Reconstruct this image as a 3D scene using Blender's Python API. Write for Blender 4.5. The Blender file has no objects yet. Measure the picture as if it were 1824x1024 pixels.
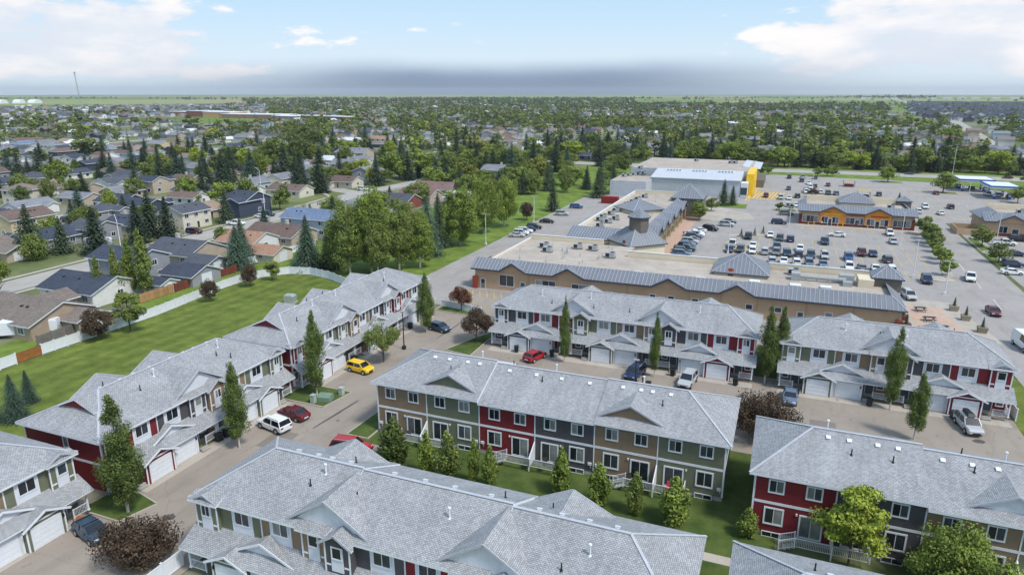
import bpy, math, random
import numpy as np
from mathutils import Vector, Matrix
random.seed(7)
RNG = np.random.default_rng(7)
SC = bpy.context.scene
COL = SC.collection
PI = math.pi
# ------------------------------------------------------------------ camera, sky, sun, exposure
CAMH = 40.0
YAW = math.radians(21.7)
cd = bpy.data.cameras.new("camera")
cam = bpy.data.objects.new("camera", cd); COL.objects.link(cam)
cam.location = (0, 0, CAMH)
cam.rotation_euler = (math.radians(90 - 15.93), 0, YAW)
cd.sensor_width = 36.0; cd.lens = 24.0; cd.clip_start = 0.5; cd.clip_end = 60000
SC.camera = cam
SC.view_settings.view_transform = 'Standard'; SC.view_settings.look = 'None'
SC.view_settings.gamma = 1; SC.view_settings.use_curve_mapping = False
SC.view_settings.exposure = 1.06
SC.cycles.max_bounces = 5; SC.cycles.diffuse_bounces = 2; SC.cycles.glossy_bounces = 2
SC.cycles.transparent_max_bounces = 4; SC.cycles.transmission_bounces = 1
SC.cycles.use_adaptive_sampling = True
SUN_DIR = Vector((0.93, -0.36, 1.42)).normalized()      # towards the sun
sun_el = math.asin(SUN_DIR.z)
sd = bpy.data.lights.new("sun", 'SUN'); sd.energy = 1.5; sd.angle = math.radians(10.0); sd.color = (1, .95, .87)
sun = bpy.data.objects.new("sun", sd); COL.objects.link(sun)
sun.rotation_euler = (-SUN_DIR).to_track_quat('-Z', 'Y').to_euler()
W = bpy.data.worlds.new("World"); SC.world = W; W.use_nodes = True
SKYGAIN = 0.86
def build_world():
    nt = W.node_tree; N = nt.nodes; Lk = nt.links
    N.clear()
    out = N.new("ShaderNodeOutputWorld")
    sky = N.new("ShaderNodeTexSky"); sky.sky_type = 'NISHITA'; sky.sun_disc = False
    sky.sun_elevation = sun_el
    sky.sun_rotation = math.atan2(SUN_DIR.x, SUN_DIR.y)
    sky.air_density = 1.0; sky.dust_density = 1.2; sky.ozone_density = 1.0
    tc = N.new("ShaderNodeTexCoord"); sep = N.new("ShaderNodeSeparateXYZ"); Lk.new(tc.outputs['Generated'], sep.inputs[0])
    def math_(op, a, b=None, c=None, clamp=False):
        n = N.new("ShaderNodeMath"); n.operation = op; n.use_clamp = clamp
        for i, x in enumerate((a, b, c)):
            if x is None: continue
            if isinstance(x, (int, float)): n.inputs[i].default_value = x
            else: Lk.new(x, n.inputs[i])
        return n.outputs[0]
    def ramp(v, a, b, lo=0.0, hi=1.0):
        n = N.new("ShaderNodeMapRange"); n.interpolation_type = 'SMOOTHSTEP'
        Lk.new(v, n.inputs[0]); n.inputs[1].default_value = a; n.inputs[2].default_value = b
        n.inputs[3].default_value = lo; n.inputs[4].default_value = hi
        return n.outputs[0]
    def mixc(f, a, b):
        n = N.new("ShaderNodeMixRGB")
        if isinstance(f, (int, float)): n.inputs[0].default_value = f
        else: Lk.new(f, n.inputs[0])
        for i, x in ((1, a), (2, b)):
            if isinstance(x, tuple): n.inputs[i].default_value = (*x, 1)
            else: Lk.new(x, n.inputs[i])
        return n.outputs[0]
    x, y, z = sep.outputs[0], sep.outputs[1], sep.outputs[2]
    az = math_('ARCTAN2', y, x)                       # radians; the view runs from about 1.29 (right) to 2.60 (left)
    comb = N.new("ShaderNodeCombineXYZ"); Lk.new(x, comb.inputs[0]); Lk.new(y, comb.inputs[1])
    Lk.new(math_('MULTIPLY', z, 3.2), comb.inputs[2])
    def noise(scale, det, rough=.55, off=0):
        mp = N.new("ShaderNodeMapping"); mp.inputs[1].default_value = (off, off * .7, off * .3)
        Lk.new(comb.outputs[0], mp.inputs[0])
        n = N.new("ShaderNodeTexNoise"); n.inputs['Scale'].default_value = scale; n.inputs['Detail'].default_value = det
        n.inputs['Roughness'].default_value = rough; Lk.new(mp.outputs[0], n.inputs['Vector']); return n.outputs[0]
    n1 = noise(5.5, 9, .6, 3.1); n2 = noise(14, 6, .6, 9.4); n3 = noise(2.2, 3, .5, 5.0)
    # cumulus banks low on both sides of the view and scattered small puffs
    side = math_('ABSOLUTE', math_('SUBTRACT', az, 1.96))
    bank = ramp(side, .22, .52)
    low = math_('MULTIPLY', ramp(z, .004, .035), ramp(z, .17, .055))
    dens = math_('ADD', math_('MULTIPLY', n1, .8), math_('MULTIPLY', n2, .2))
    thr = math_('SUBTRACT', dens, math_('SUBTRACT', .60, math_('MULTIPLY', math_('MULTIPLY', bank, low), .26)))
    cl = math_('MULTIPLY', ramp(thr, -.005, .055), ramp(z, .9, .25))
    cloudcol = mixc(ramp(dens, .40, .62), (.44, .475, .53), (.60, .58, .575))
    skyl = N.new("ShaderNodeMixRGB"); skyl.blend_type = 'MULTIPLY'; skyl.inputs[0].default_value = 1
    Lk.new(sky.outputs[0], skyl.inputs[1]); skyl.inputs[2].default_value = (.1, .1, .1, 1)
    veil = ramp(z, .0, .6, .92, .55)
    pale = mixc(ramp(z, .01, .13), (.44, .515, .575), (.31, .44, .565))
    base = mixc(veil, skyl.outputs[0], pale)
    c1 = mixc(cl, base, cloudcol)
    # distant storm band along the horizon, thin wisps on its upper edge
    up = math_('ADD', z, math_('MULTIPLY', math_('SUBTRACT', n3, .5), .04))
    band = math_('MULTIPLY', ramp(up, .050, .020), ramp(side, .56, .10, .0, .97))
    low2 = math_('MULTIPLY', ramp(z, .03, .0), .45)
    stormc = mixc(ramp(up, .040, .004), (.195, .26, .36), (.105, .14, .20))
    c2 = mixc(low2, c1, (.42, .465, .52))
    c3 = mixc(band, c2, stormc)
    bg = N.new("ShaderNodeBackground"); Lk.new(c3, bg.inputs[0]); bg.inputs[1].default_value = SKYGAIN
    Lk.new(bg.outputs[0], out.inputs[0])
build_world()

# ------------------------------------------------------------------ materials
MATS = {}
def lin(c):
    """sRGB 0-255 triple to linear"""
    return tuple(((x/255)/12.92 if x/255 <= .04045 else ((x/255+.055)/1.055)**2.4) for x in c)
class NB:
    def __init__(s, name):
        s.m = bpy.data.materials.new(name); s.m.use_nodes = True
        s.N = s.m.node_tree.nodes; s.L = s.m.node_tree.links
        s.b = s.N['Principled BSDF']
        s._geo = s._tc = s._oi = None
    def tc(s, which):
        if which == 'World':
            if not s._geo: s._geo = s.N.new('ShaderNodeNewGeometry')
            return s._geo.outputs['Position']
        if not s._tc: s._tc = s.N.new('ShaderNodeTexCoord')
        return s._tc.outputs[which]
    def oi(s, k):
        if not s._oi: s._oi = s.N.new('ShaderNodeObjectInfo')
        return s._oi.outputs[k]
    def noise(s, co, scale, det=4, rough=.6, stretch=None):
        n = s.N.new('ShaderNodeTexNoise'); n.inputs['Scale'].default_value = scale
        n.inputs['Detail'].default_value = det; n.inputs['Roughness'].default_value = rough
        v = s.tc(co) if isinstance(co, str) else co
        if stretch:
            mp = s.N.new('ShaderNodeMapping'); mp.inputs[3].default_value = stretch; s.L.new(v, mp.inputs[0]); v = mp.outputs[0]
        s.L.new(v, n.inputs['Vector']); return n.outputs[0]
    def map(s, v, a, b, c, d):
        n = s.N.new('ShaderNodeMapRange'); s.L.new(v, n.inputs[0])
        for i, x in enumerate((a, b, c, d)): n.inputs[i+1].default_value = x
        return n.outputs[0]
    def math(s, op, a, b=None):
        n = s.N.new('ShaderNodeMath'); n.operation = op
        for i, x in enumerate((a, b)):
            if x is None: continue
            if isinstance(x, (int, float)): n.inputs[i].default_value = x
            else: s.L.new(x, n.inputs[i])
        return n.outputs[0]
    def mix(s, f, a, b, mode='MIX'):
        n = s.N.new('ShaderNodeMixRGB'); n.blend_type = mode
        for i, x in enumerate((f, a, b)):
            if isinstance(x, (int, float)) and i == 0: n.inputs[0].default_value = x
            elif isinstance(x, tuple): n.inputs[i].default_value = (*x[:3], 1)
            else: s.L.new(x, n.inputs[i])
        return n.outputs[0]
    def val(s, col, v):
        n = s.N.new('ShaderNodeHueSaturation')
        if isinstance(col, tuple): n.inputs['Color'].default_value = (*col, 1)
        else: s.L.new(col, n.inputs['Color'])
        if isinstance(v, (int, float)): n.inputs['Value'].default_value = v
        else: s.L.new(v, n.inputs['Value'])
        return n
    def bump(s, h, strength=.3, dist=.02):
        n = s.N.new('ShaderNodeBump'); n.inputs['Strength'].default_value = strength; n.inputs['Distance'].default_value = dist
        s.L.new(h, n.inputs['Height']); s.L.new(n.outputs[0], s.b.inputs['Normal'])
    def end(s, col, rough=.8, spec=.4, metal=0):
        if isinstance(col, tuple): s.b.inputs['Base Color'].default_value = (*col, 1)
        else: s.L.new(col, s.b.inputs['Base Color'])
        if isinstance(rough, (int, float)): s.b.inputs['Roughness'].default_value = rough
        else: s.L.new(rough, s.b.inputs['Roughness'])
        s.b.inputs['Specular IOR Level'].default_value = spec; s.b.inputs['Metallic'].default_value = metal
        return s.m
def simple(name, col=None, rough=.7, amt=.12, scale=2.0, spec=.4, co='Object', metal=0):
    nb = NB(name)
    c = nb.oi('Color') if col is None else col
    v = nb.map(nb.noise(co, scale), .3, .7, 1-amt, 1+amt)
    return nb.end(nb.val(c, v).outputs[0], rough, spec, metal)
def m_shingle(name, col, course=.145, tab=.25, contrast=.22, fixed=True):
    nb = NB(name); uv = nb.tc('UV')
    br = nb.N.new('ShaderNodeTexBrick'); nb.L.new(uv, br.inputs['Vector'])
    br.inputs['Scale'].default_value = 1; br.inputs['Brick Width'].default_value = tab; br.inputs['Row Height'].default_value = course
    br.inputs['Mortar Size'].default_value = .016; br.inputs['Mortar Smooth'].default_value = .3
    br.inputs['Color1'].default_value = (1+contrast, 1+contrast, 1+contrast, 1); br.inputs['Color2'].default_value = (1-contrast*.75,)*3+(1,)
    br.inputs['Mortar'].default_value = (.42, .42, .42, 1); br.inputs['Bias'].default_value = -.15
    c = col if fixed else nb.oi('Color')
    fine = nb.map(nb.noise('UV', 9, 3, .7), .3, .7, .86, 1.14)
    big = nb.map(nb.noise('UV', .22, 5, .65), .35, .65, .90, 1.08)
    streak = nb.map(nb.noise('UV', 1.0, 4, .65, (1.8, .14, 1)), .35, .65, .90, 1.05)
    cc = nb.mix(1.0, c, br.outputs['Color'], 'MULTIPLY')
    h = nb.val(cc, nb.math('MULTIPLY', nb.math('MULTIPLY', fine, big), streak))
    nb.bump(br.outputs['Fac'], .5, -.02)
    return nb.end(h.outputs[0], .9, .25)
def m_siding(name, lap=.16):
    nb = NB(name); uv = nb.tc('UV')
    sp = nb.N.new('ShaderNodeSeparateXYZ'); nb.L.new(uv, sp.inputs[0])
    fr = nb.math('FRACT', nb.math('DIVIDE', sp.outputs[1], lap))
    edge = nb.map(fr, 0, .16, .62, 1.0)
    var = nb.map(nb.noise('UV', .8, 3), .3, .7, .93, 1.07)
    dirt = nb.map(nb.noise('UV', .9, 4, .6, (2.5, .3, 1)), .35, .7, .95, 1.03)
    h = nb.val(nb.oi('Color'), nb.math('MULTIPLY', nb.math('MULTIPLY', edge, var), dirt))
    nb.bump(fr, .5, .02)
    return nb.end(h.outputs[0], .72, .3)
def m_leaf(name, colA, colB, tint=False, useobj=True):
    nb = NB(name)
    geo = nb.N.new('ShaderNodeNewGeometry')
    rnd = geo.outputs['Random Per Island']
    clump = nb.noise('Object' if not tint else 'World', .75 if not tint else .22, 3)
    f = nb.math('ADD', nb.math('MULTIPLY', rnd, .45), nb.math('MULTIPLY', nb.map(clump, .3, .7, 0, 1), .55))
    c = nb.mix(f, colA, colB)
    if tint:
        at = nb.N.new('ShaderNodeAttribute'); at.attribute_name = 'tint'
        c = nb.mix(1.0, c, at.outputs['Color'], 'MULTIPLY')
    elif useobj:
        c = nb.mix(1.0, c, nb.oi('Color'), 'MULTIPLY')
    m = nb.end(c, .75, .25)
    # thin leaves pass some light
    tr = nb.N.new('ShaderNodeBsdfTranslucent'); nb.L.new(c, tr.inputs[0])
    mx = nb.N.new('ShaderNodeMixShader'); mx.inputs[0].default_value = .2
    out = nb.N['Material Output']; nb.L.new(nb.b.outputs[0], mx.inputs[1]); nb.L.new(tr.outputs[0], mx.inputs[2]); nb.L.new(mx.outputs[0], out.inputs[0])
    return m
def m_ground(name, colA, colB, scale, rough=.95, scale2=.08, amt2=.15, stripe=None, fine=6.0):
    nb = NB(name)
    f = nb.map(nb.noise('World', scale, 6, .65), .35, .65, 0, 1)
    c = nb.mix(f, colA, colB)
    v = nb.math('MULTIPLY', nb.map(nb.noise('World', scale2, 4), .3, .7, 1-amt2, 1+amt2), nb.map(nb.noise('World', fine, 3), .3, .7, .86, 1.14))
    if stripe:
        ang, wid, amt = stripe
        mp = nb.N.new('ShaderNodeMapping'); mp.inputs[2].default_value = (0, 0, ang); nb.L.new(nb.tc('World'), mp.inputs[0])
        wv = nb.N.new('ShaderNodeTexWave'); nb.L.new(mp.outputs[0], wv.inputs[0]); wv.inputs['Scale'].default_value = .314/wid
        wv.inputs['Distortion'].default_value = .5; wv.inputs['Detail'].default_value = 2; wv.inputs['Detail Scale'].default_value = 1.5
        v = nb.math('MULTIPLY', v, nb.map(wv.outputs[1], 0, 1, 1-amt, 1+amt))
    return nb.end(nb.val(c, v).outputs[0], rough, .2)
def m_asphalt(name, col, crack=True, amt=.10):
    nb = NB(name)
    v = nb.math('MULTIPLY', nb.map(nb.noise('World', .12, 5, .6), .3, .7, 1-amt, 1+amt), nb.map(nb.noise('World', 7, 3, .7), .3, .7, .92, 1.08))
    st = nb.math('MULTIPLY', nb.map(nb.noise('World', .45, 5, .7, (1, .25, 1)), .5, .72, 1.0, .82), nb.map(nb.noise('World', .9, 3, .5), .66, .76, 1.0, .62))
    v = nb.math('MULTIPLY', v, st)
    if crack:
        vo = nb.N.new('ShaderNodeTexVoronoi'); vo.feature = 'DISTANCE_TO_EDGE'; vo.inputs['Scale'].default_value = .11
        mixv = nb.N.new('ShaderNodeMixRGB'); mixv.blend_type = 'ADD'; mixv.inputs[0].default_value = 1.5
        nz = nb.N.new('ShaderNodeTexNoise'); nz.inputs['Scale'].default_value = .6; nz.inputs['Detail'].default_value = 4
        nb.L.new(nb.tc('World'), nz.inputs[0]); nb.L.new(nb.tc('World'), mixv.inputs[1]); nb.L.new(nz.outputs[1], mixv.inputs[2]); nb.L.new(mixv.outputs[0], vo.inputs[0])
        v = nb.math('MULTIPLY', v, nb.map(vo.outputs[0], 0, .007, .80, 1.0))
    return nb.end(nb.val(col, v).outputs[0], .9, .25)
def m_glass(name):
    nb = NB(name)
    r = nb.oi('Random')
    cur = nb.mix(nb.map(r, .55, .9, 0, 1), (.018, .022, .03), (.30, .31, .29))
    bl = nb.math('FRACT', nb.math('MULTIPLY', r, 7.3))
    c = nb.mix(nb.map(bl, .4, .95, 0, .55), cur, (.10, .12, .15))
    sp = nb.N.new('ShaderNodeSeparateXYZ'); nb.L.new(nb.tc('UV'), sp.inputs[0])
    nzz = nb.map(nb.noise('UV', .7, 1), .35, .65, .7, 1.25)
    return nb.end(nb.val(c, nzz).outputs[0], .12, .6)
def mk():
    M = MATS
    M['shingle'] = m_shingle('grey_shingles', lin((160, 162, 166)))
    M['shingle_far'] = m_shingle('house_shingles', None, .3, .6, .16, False)
    M['siding'] = m_siding('lap_siding')
    M['wall'] = simple('painted_wall', None, .85, .08, .6)
    M['white'] = simple('white_trim', lin((222, 226, 232)), .55, .05, 1.0)
    M['white2'] = simple('white_panel', lin((214, 218, 226)), .6, .05, .8)
    M['glass'] = m_glass('window_glass')
    M['conc'] = m_asphalt('concrete', lin((176, 168, 158)), False, .10)
    M['found'] = simple('foundation', lin((168, 165, 160)), .9, .12, 1.5)
    M['asphalt'] = m_asphalt('asphalt', lin((152, 142, 132)))
    M['asphalt2'] = m_asphalt('lot_asphalt', lin((158, 153, 150)), True, .08)
    M['road'] = m_asphalt('street_concrete', lin((168, 163, 157)), False)
    M['lawn'] = m_ground('lawn', lin((82, 98, 40)), lin((112, 124, 56)), .35, stripe=(0.0, 3.2, .09))
    M['lawn2'] = m_ground('shaded_lawn', lin((62, 80, 38)), lin((90, 104, 52)), .4)  # darker lawn copy: shade between the townhouse rows is put into its colour
    M['lawn3'] = m_ground('park_lawn', lin((88, 110, 44)), lin((120, 138, 62)), .25, stripe=(math.radians(20), 3, .06))
    M['patio'] = simple('patio_paving', lin((190, 160, 142)), .9, .1, .8, co='World')
    M['gravelroof'] = m_ground('ballasted_roof', lin((164, 154, 145)), lin((184, 174, 164)), .3, scale2=.05, amt2=.08)
    M['cream'] = simple('cream_stucco', lin((216, 204, 180)), .9, .06, .3)
    M['stucco'] = simple('tan_stucco', lin((182, 154, 126)), .9, .08, .35, co='World')
    M['metalroof'] = simple('standing_seam_metal', lin((118, 122, 131)), .45, .08, .4, .5, co='World')
    M['seam'] = simple('roof_seams', lin((172, 178, 188)), .4, .1, 1)
    M['darktrim'] = simple('dark_trim', lin((62, 68, 80)), .5, .05)
    M['steel'] = simple('galvanised_metal', lin((160, 164, 166)), .45, .12, 2, .5)
    M['black'] = simple('black_plastic', lin((38, 40, 44)), .5, .1)
    M['bark'] = simple('bark', lin((96, 84, 72)), .95, .3, 6)
    M['birch'] = simple('pale_bark', lin((190, 184, 172)), .9, .25, 5)
    M['wood'] = simple('stained_wood', None, .85, .22, 1.5)
    M['paint'] = simple('car_paint', None, .22, .03, .5, .6)
    M['carglass'] = simple('car_glass', (.012, .015, .02), .06, .1, 1, .8)
    M['tyre'] = simple('tyre_rubber', (.02, .02, .02), .8, .1)
    M['lampglass'] = simple('headlight_glass', (.7, .72, .75), .15, .05)
    M['redlens'] = simple('tail_light_lens', (.35, .02, .02), .25, .05)
    M['obj'] = simple('coloured_material', None, .7, .08, 1.0)
    M['yellowline'] = simple('yellow_road_paint', lin((206, 180, 100)), .8, .3, 1.5, co='World')
    M['whiteline'] = simple('white_road_paint', lin((205, 203, 198)), .8, .2, 1.5, co='World')
    M['leaf_burg'] = m_leaf('burgundy_leaves', lin((44, 38, 32)), lin((118, 99, 80)))
    M['leaf'] = m_leaf('green_leaves', lin((58, 74, 38)), lin((152, 162, 92)))  # dark and bright tones set apart to paint in crown shadows and highlights
    M['needle'] = m_leaf('spruce_needles', lin((50, 64, 50)), lin((92, 106, 86)))
    M['leaf_far'] = m_leaf('distant_leaves', lin((62, 78, 40)), lin((138, 148, 84)), True)
    M['skin'] = simple('skin', lin((198, 150, 125)), .6, .05)
mk()

# ------------------------------------------------------------------ mesh helpers
class MB:
    def __init__(s): s.v = []; s.f = []; s.m = []
    def poly(s, pts, m=0):
        n = len(s.v); s.v.extend(tuple(p) for p in pts); s.f.append(tuple(range(n, n+len(pts)))); s.m.append(m)
    def box(s, x0, y0, z0, x1, y1, z1, m=0):
        n = len(s.v)
        s.v.extend([(x0,y0,z0),(x1,y0,z0),(x1,y1,z0),(x0,y1,z0),(x0,y0,z1),(x1,y0,z1),(x1,y1,z1),(x0,y1,z1)])
        for q in ((0,3,2,1),(4,5,6,7),(0,1,5,4),(1,2,6,5),(2,3,7,6),(3,0,4,7)):
            s.f.append(tuple(n+i for i in q)); s.m.append(m)
    def slab(s, pts, t=.16, m=0, ms=1):
        """a sloped sheet with thickness: top face m, sides and underside ms"""
        n = len(s.v); k = len(pts)
        s.v.extend(tuple(p) for p in pts); s.v.extend((p[0], p[1], p[2]-t) for p in pts)
        s.f.append(tuple(range(n, n+k))); s.m.append(m)
        s.f.append(tuple(n+k+i for i in reversed(range(k)))); s.m.append(ms)
        for i in range(k):
            j = (i+1) % k; s.f.append((n+i, n+j, n+k+j, n+k+i)); s.m.append(ms)
    def prism(s, pts, d, m=0):
        """extrude a polygon by vector d"""
        n = len(s.v); k = len(pts)
        s.v.extend(tuple(p) for p in pts); s.v.extend((p[0]+d[0], p[1]+d[1], p[2]+d[2]) for p in pts)
        s.f.append(tuple(range(n, n+k))); s.m.append(m); s.f.append(tuple(n+k+i for i in reversed(range(k)))); s.m.append(m)
        for i in range(k):
            j = (i+1) % k; s.f.append((n+i, n+j, n+k+j, n+k+i)); s.m.append(m)
    def bar(s, a, b, w=.05, h=None, m=0):
        a = Vector(a); b = Vector(b); d = (b-a)
        if d.length < 1e-6: return
        d.normalize(); up = Vector((0,0,1)) if abs(d.z) < .95 else Vector((1,0,0))
        x = d.cross(up).normalized(); y = x.cross(d); h = h or w
        c = [x*(w/2)*i + y*(h/2)*j for i, j in ((-1,-1),(1,-1),(1,1),(-1,1))]
        n = len(s.v); s.v.extend(tuple(a+q) for q in c); s.v.extend(tuple(b+q) for q in c)
        for q in ((0,1,5,4),(1,2,6,5),(2,3,7,6),(3,0,4,7),(3,2,1,0),(4,5,6,7)):
            s.f.append(tuple(n+i for i in q)); s.m.append(m)
    def tube(s, a, b, r0, r1=None, k=8, m=0):
        r1 = r0 if r1 is None else r1
        a = Vector(a); b = Vector(b); d = (b-a).normalized(); up = Vector((0,0,1)) if abs(d.z) < .9 else Vector((1,0,0))
        x = d.cross(up).normalized(); y = x.cross(d); n = len(s.v)
        for c, r in ((a, r0), (b, r1)):
            for i in range(k):
                t = 2*PI*i/k; s.v.append(tuple(c + x*math.cos(t)*r + y*math.sin(t)*r))
        for i in range(k):
            j = (i+1) % k; s.f.append((n+i, n+j, n+k+j, n+k+i)); s.m.append(m)
        s.f.append(tuple(n+i for i in reversed(range(k)))); s.m.append(m); s.f.append(tuple(n+k+i for i in range(k))); s.m.append(m)
    def seams(s, pts, sp=.75, w=.07, h=.07, m=0):
        """standing ribs up the slope of a planar roof face"""
        P = [Vector(p) for p in pts]; n = (P[1]-P[0]).cross(P[2]-P[0]).normalized()
        if n.z < 0: n = -n
        t = Vector((0,0,1)).cross(n)
        if t.length < 1e-4: return
        t.normalize(); b = n.cross(t); o = P[0]
        q = [((p-o).dot(t), (p-o).dot(b)) for p in P]
        t0 = min(a for a, _ in q); t1 = max(a for a, _ in q)
        k = int((t1-t0)/sp); off = ((t1-t0)-k*sp)/2
        for i in range(k+1):
            x = t0 + off + i*sp; ys = []
            for j in range(len(q)):
                (xa, ya), (xb, yb) = q[j], q[(j+1) % len(q)]
                if (xa-x)*(xb-x) < 0: ys.append(ya+(yb-ya)*(x-xa)/(xb-xa))
            if len(ys) >= 2 and max(ys)-min(ys) > .15:
                s.bar(o+t*x+b*min(ys)+n*h/2, o+t*x+b*max(ys)+n*h/2, w, h, m)
    def done(s, name, mats, smooth=False):
        me = bpy.data.meshes.new(name); me.from_pydata(s.v, [], s.f)
        for m in mats: me.materials.append(MATS[m] if isinstance(m, str) else m)
        me.polygons.foreach_set('material_index', s.m)
        uv = me.uv_layers.new(name='UVMap').data
        out = []
        for f in s.f:
            P = [Vector(s.v[i]) for i in f]
            n = Vector((0,0,0))
            for i in range(1, len(P)-1): n += (P[i]-P[0]).cross(P[i+1]-P[0])
            if n.length < 1e-9: n = Vector((0,0,1))
            n.normalize()
            if n.z < 0: n = -n
            if n.z > .995: t = Vector((1,0,0)); b = Vector((0,1,0))
            else: t = Vector((0,0,1)).cross(n).normalized(); b = n.cross(t)
            for p in P: out += [p.dot(t), p.dot(b)]
        uv.foreach_set('uv', out)
        if smooth: me.polygons.foreach_set('use_smooth', [True]*len(s.f))
        me.update(); return me
CACHE = {}
def cached(key, fn):
    if key not in CACHE: CACHE[key] = fn()
    return CACHE[key]
def ob(name, me, parent=None, loc=(0,0,0), rz=0.0, color=None, **pr):
    o = bpy.data.objects.new(name, me); COL.objects.link(o)
    if parent is not None: o.parent = parent
    o.location = loc
    if rz: o.rotation_euler = (0, 0, rz)
    if color: o.color = (*color[:3], 1)
    for k, v in pr.items(): o[k] = v
    return o
def thing(name, label, cat, loc=(0,0,0), rz=0.0, group=None):
    o = ob(name, None, None, loc, rz); o['label'] = label; o['category'] = cat
    if group: o['group'] = group
    return o
def copy_tree(src, loc, rz=0, label=None, group=None, scale=None, colors=None):
    c = src.copy(); COL.objects.link(c); c.location = loc; c.rotation_euler = (0, 0, rz)
    if scale: c.scale = scale if isinstance(scale, tuple) else (scale,)*3
    if label: c['label'] = label
    if group: c['group'] = group
    for ch in list(src.children):
        d = ch.copy(); COL.objects.link(d); d.parent = c
        if colors and ch.get('tintable'): d.color = (*colors, 1)
        for g in list(ch.children):
            e = g.copy(); COL.objects.link(e); e.parent = d
            if colors and g.get('tintable'): e.color = (*colors, 1)
    return c
def sheet(name, pts, z, mat, kind='structure', **pr):
    b = MB(); b.poly([(x, y, z) for x, y in pts]); return ob(name, b.done(name, [mat]), kind=kind, **pr)
def rect(u0, v0, u1, v1): return [(u0,v0),(u1,v0),(u1,v1),(u0,v1)]
def strip(name, pts, w, z, mat, **pr):
    """road ribbon along a polyline"""
    b = MB(); P = [Vector((p[0], p[1], 0)) for p in pts]; Lf = []; Rt = []
    for i, p in enumerate(P):
        d = (P[min(i+1, len(P)-1)] - P[max(i-1, 0)]).normalized(); n = Vector((-d.y, d.x, 0))
        Lf.append(p+n*w/2); Rt.append(p-n*w/2)
    for i in range(len(P)-1):
        b.poly([(Rt[i].x,Rt[i].y,z),(Rt[i+1].x,Rt[i+1].y,z),(Lf[i+1].x,Lf[i+1].y,z),(Lf[i].x,Lf[i].y,z)])
    return ob(name, b.done(name, [mat]), kind='structure', **pr)
# pixel of a world point (1824 wide), used only for vegetation density and level of detail
CP = math.radians(15.93); FX = 1216.0
def proj(u, v, z=0.0):
    x = u*math.cos(YAW)+v*math.sin(YAW); y = -u*math.sin(YAW)+v*math.cos(YAW); dz = z-CAMH
    d = y*math.cos(CP)-dz*math.sin(CP); t = y*math.sin(CP)+dz*math.cos(CP)
    if d < 1: return (-9999, -9999, d)
    return (912+FX*x/d, 512-FX*t/d, d)

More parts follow.
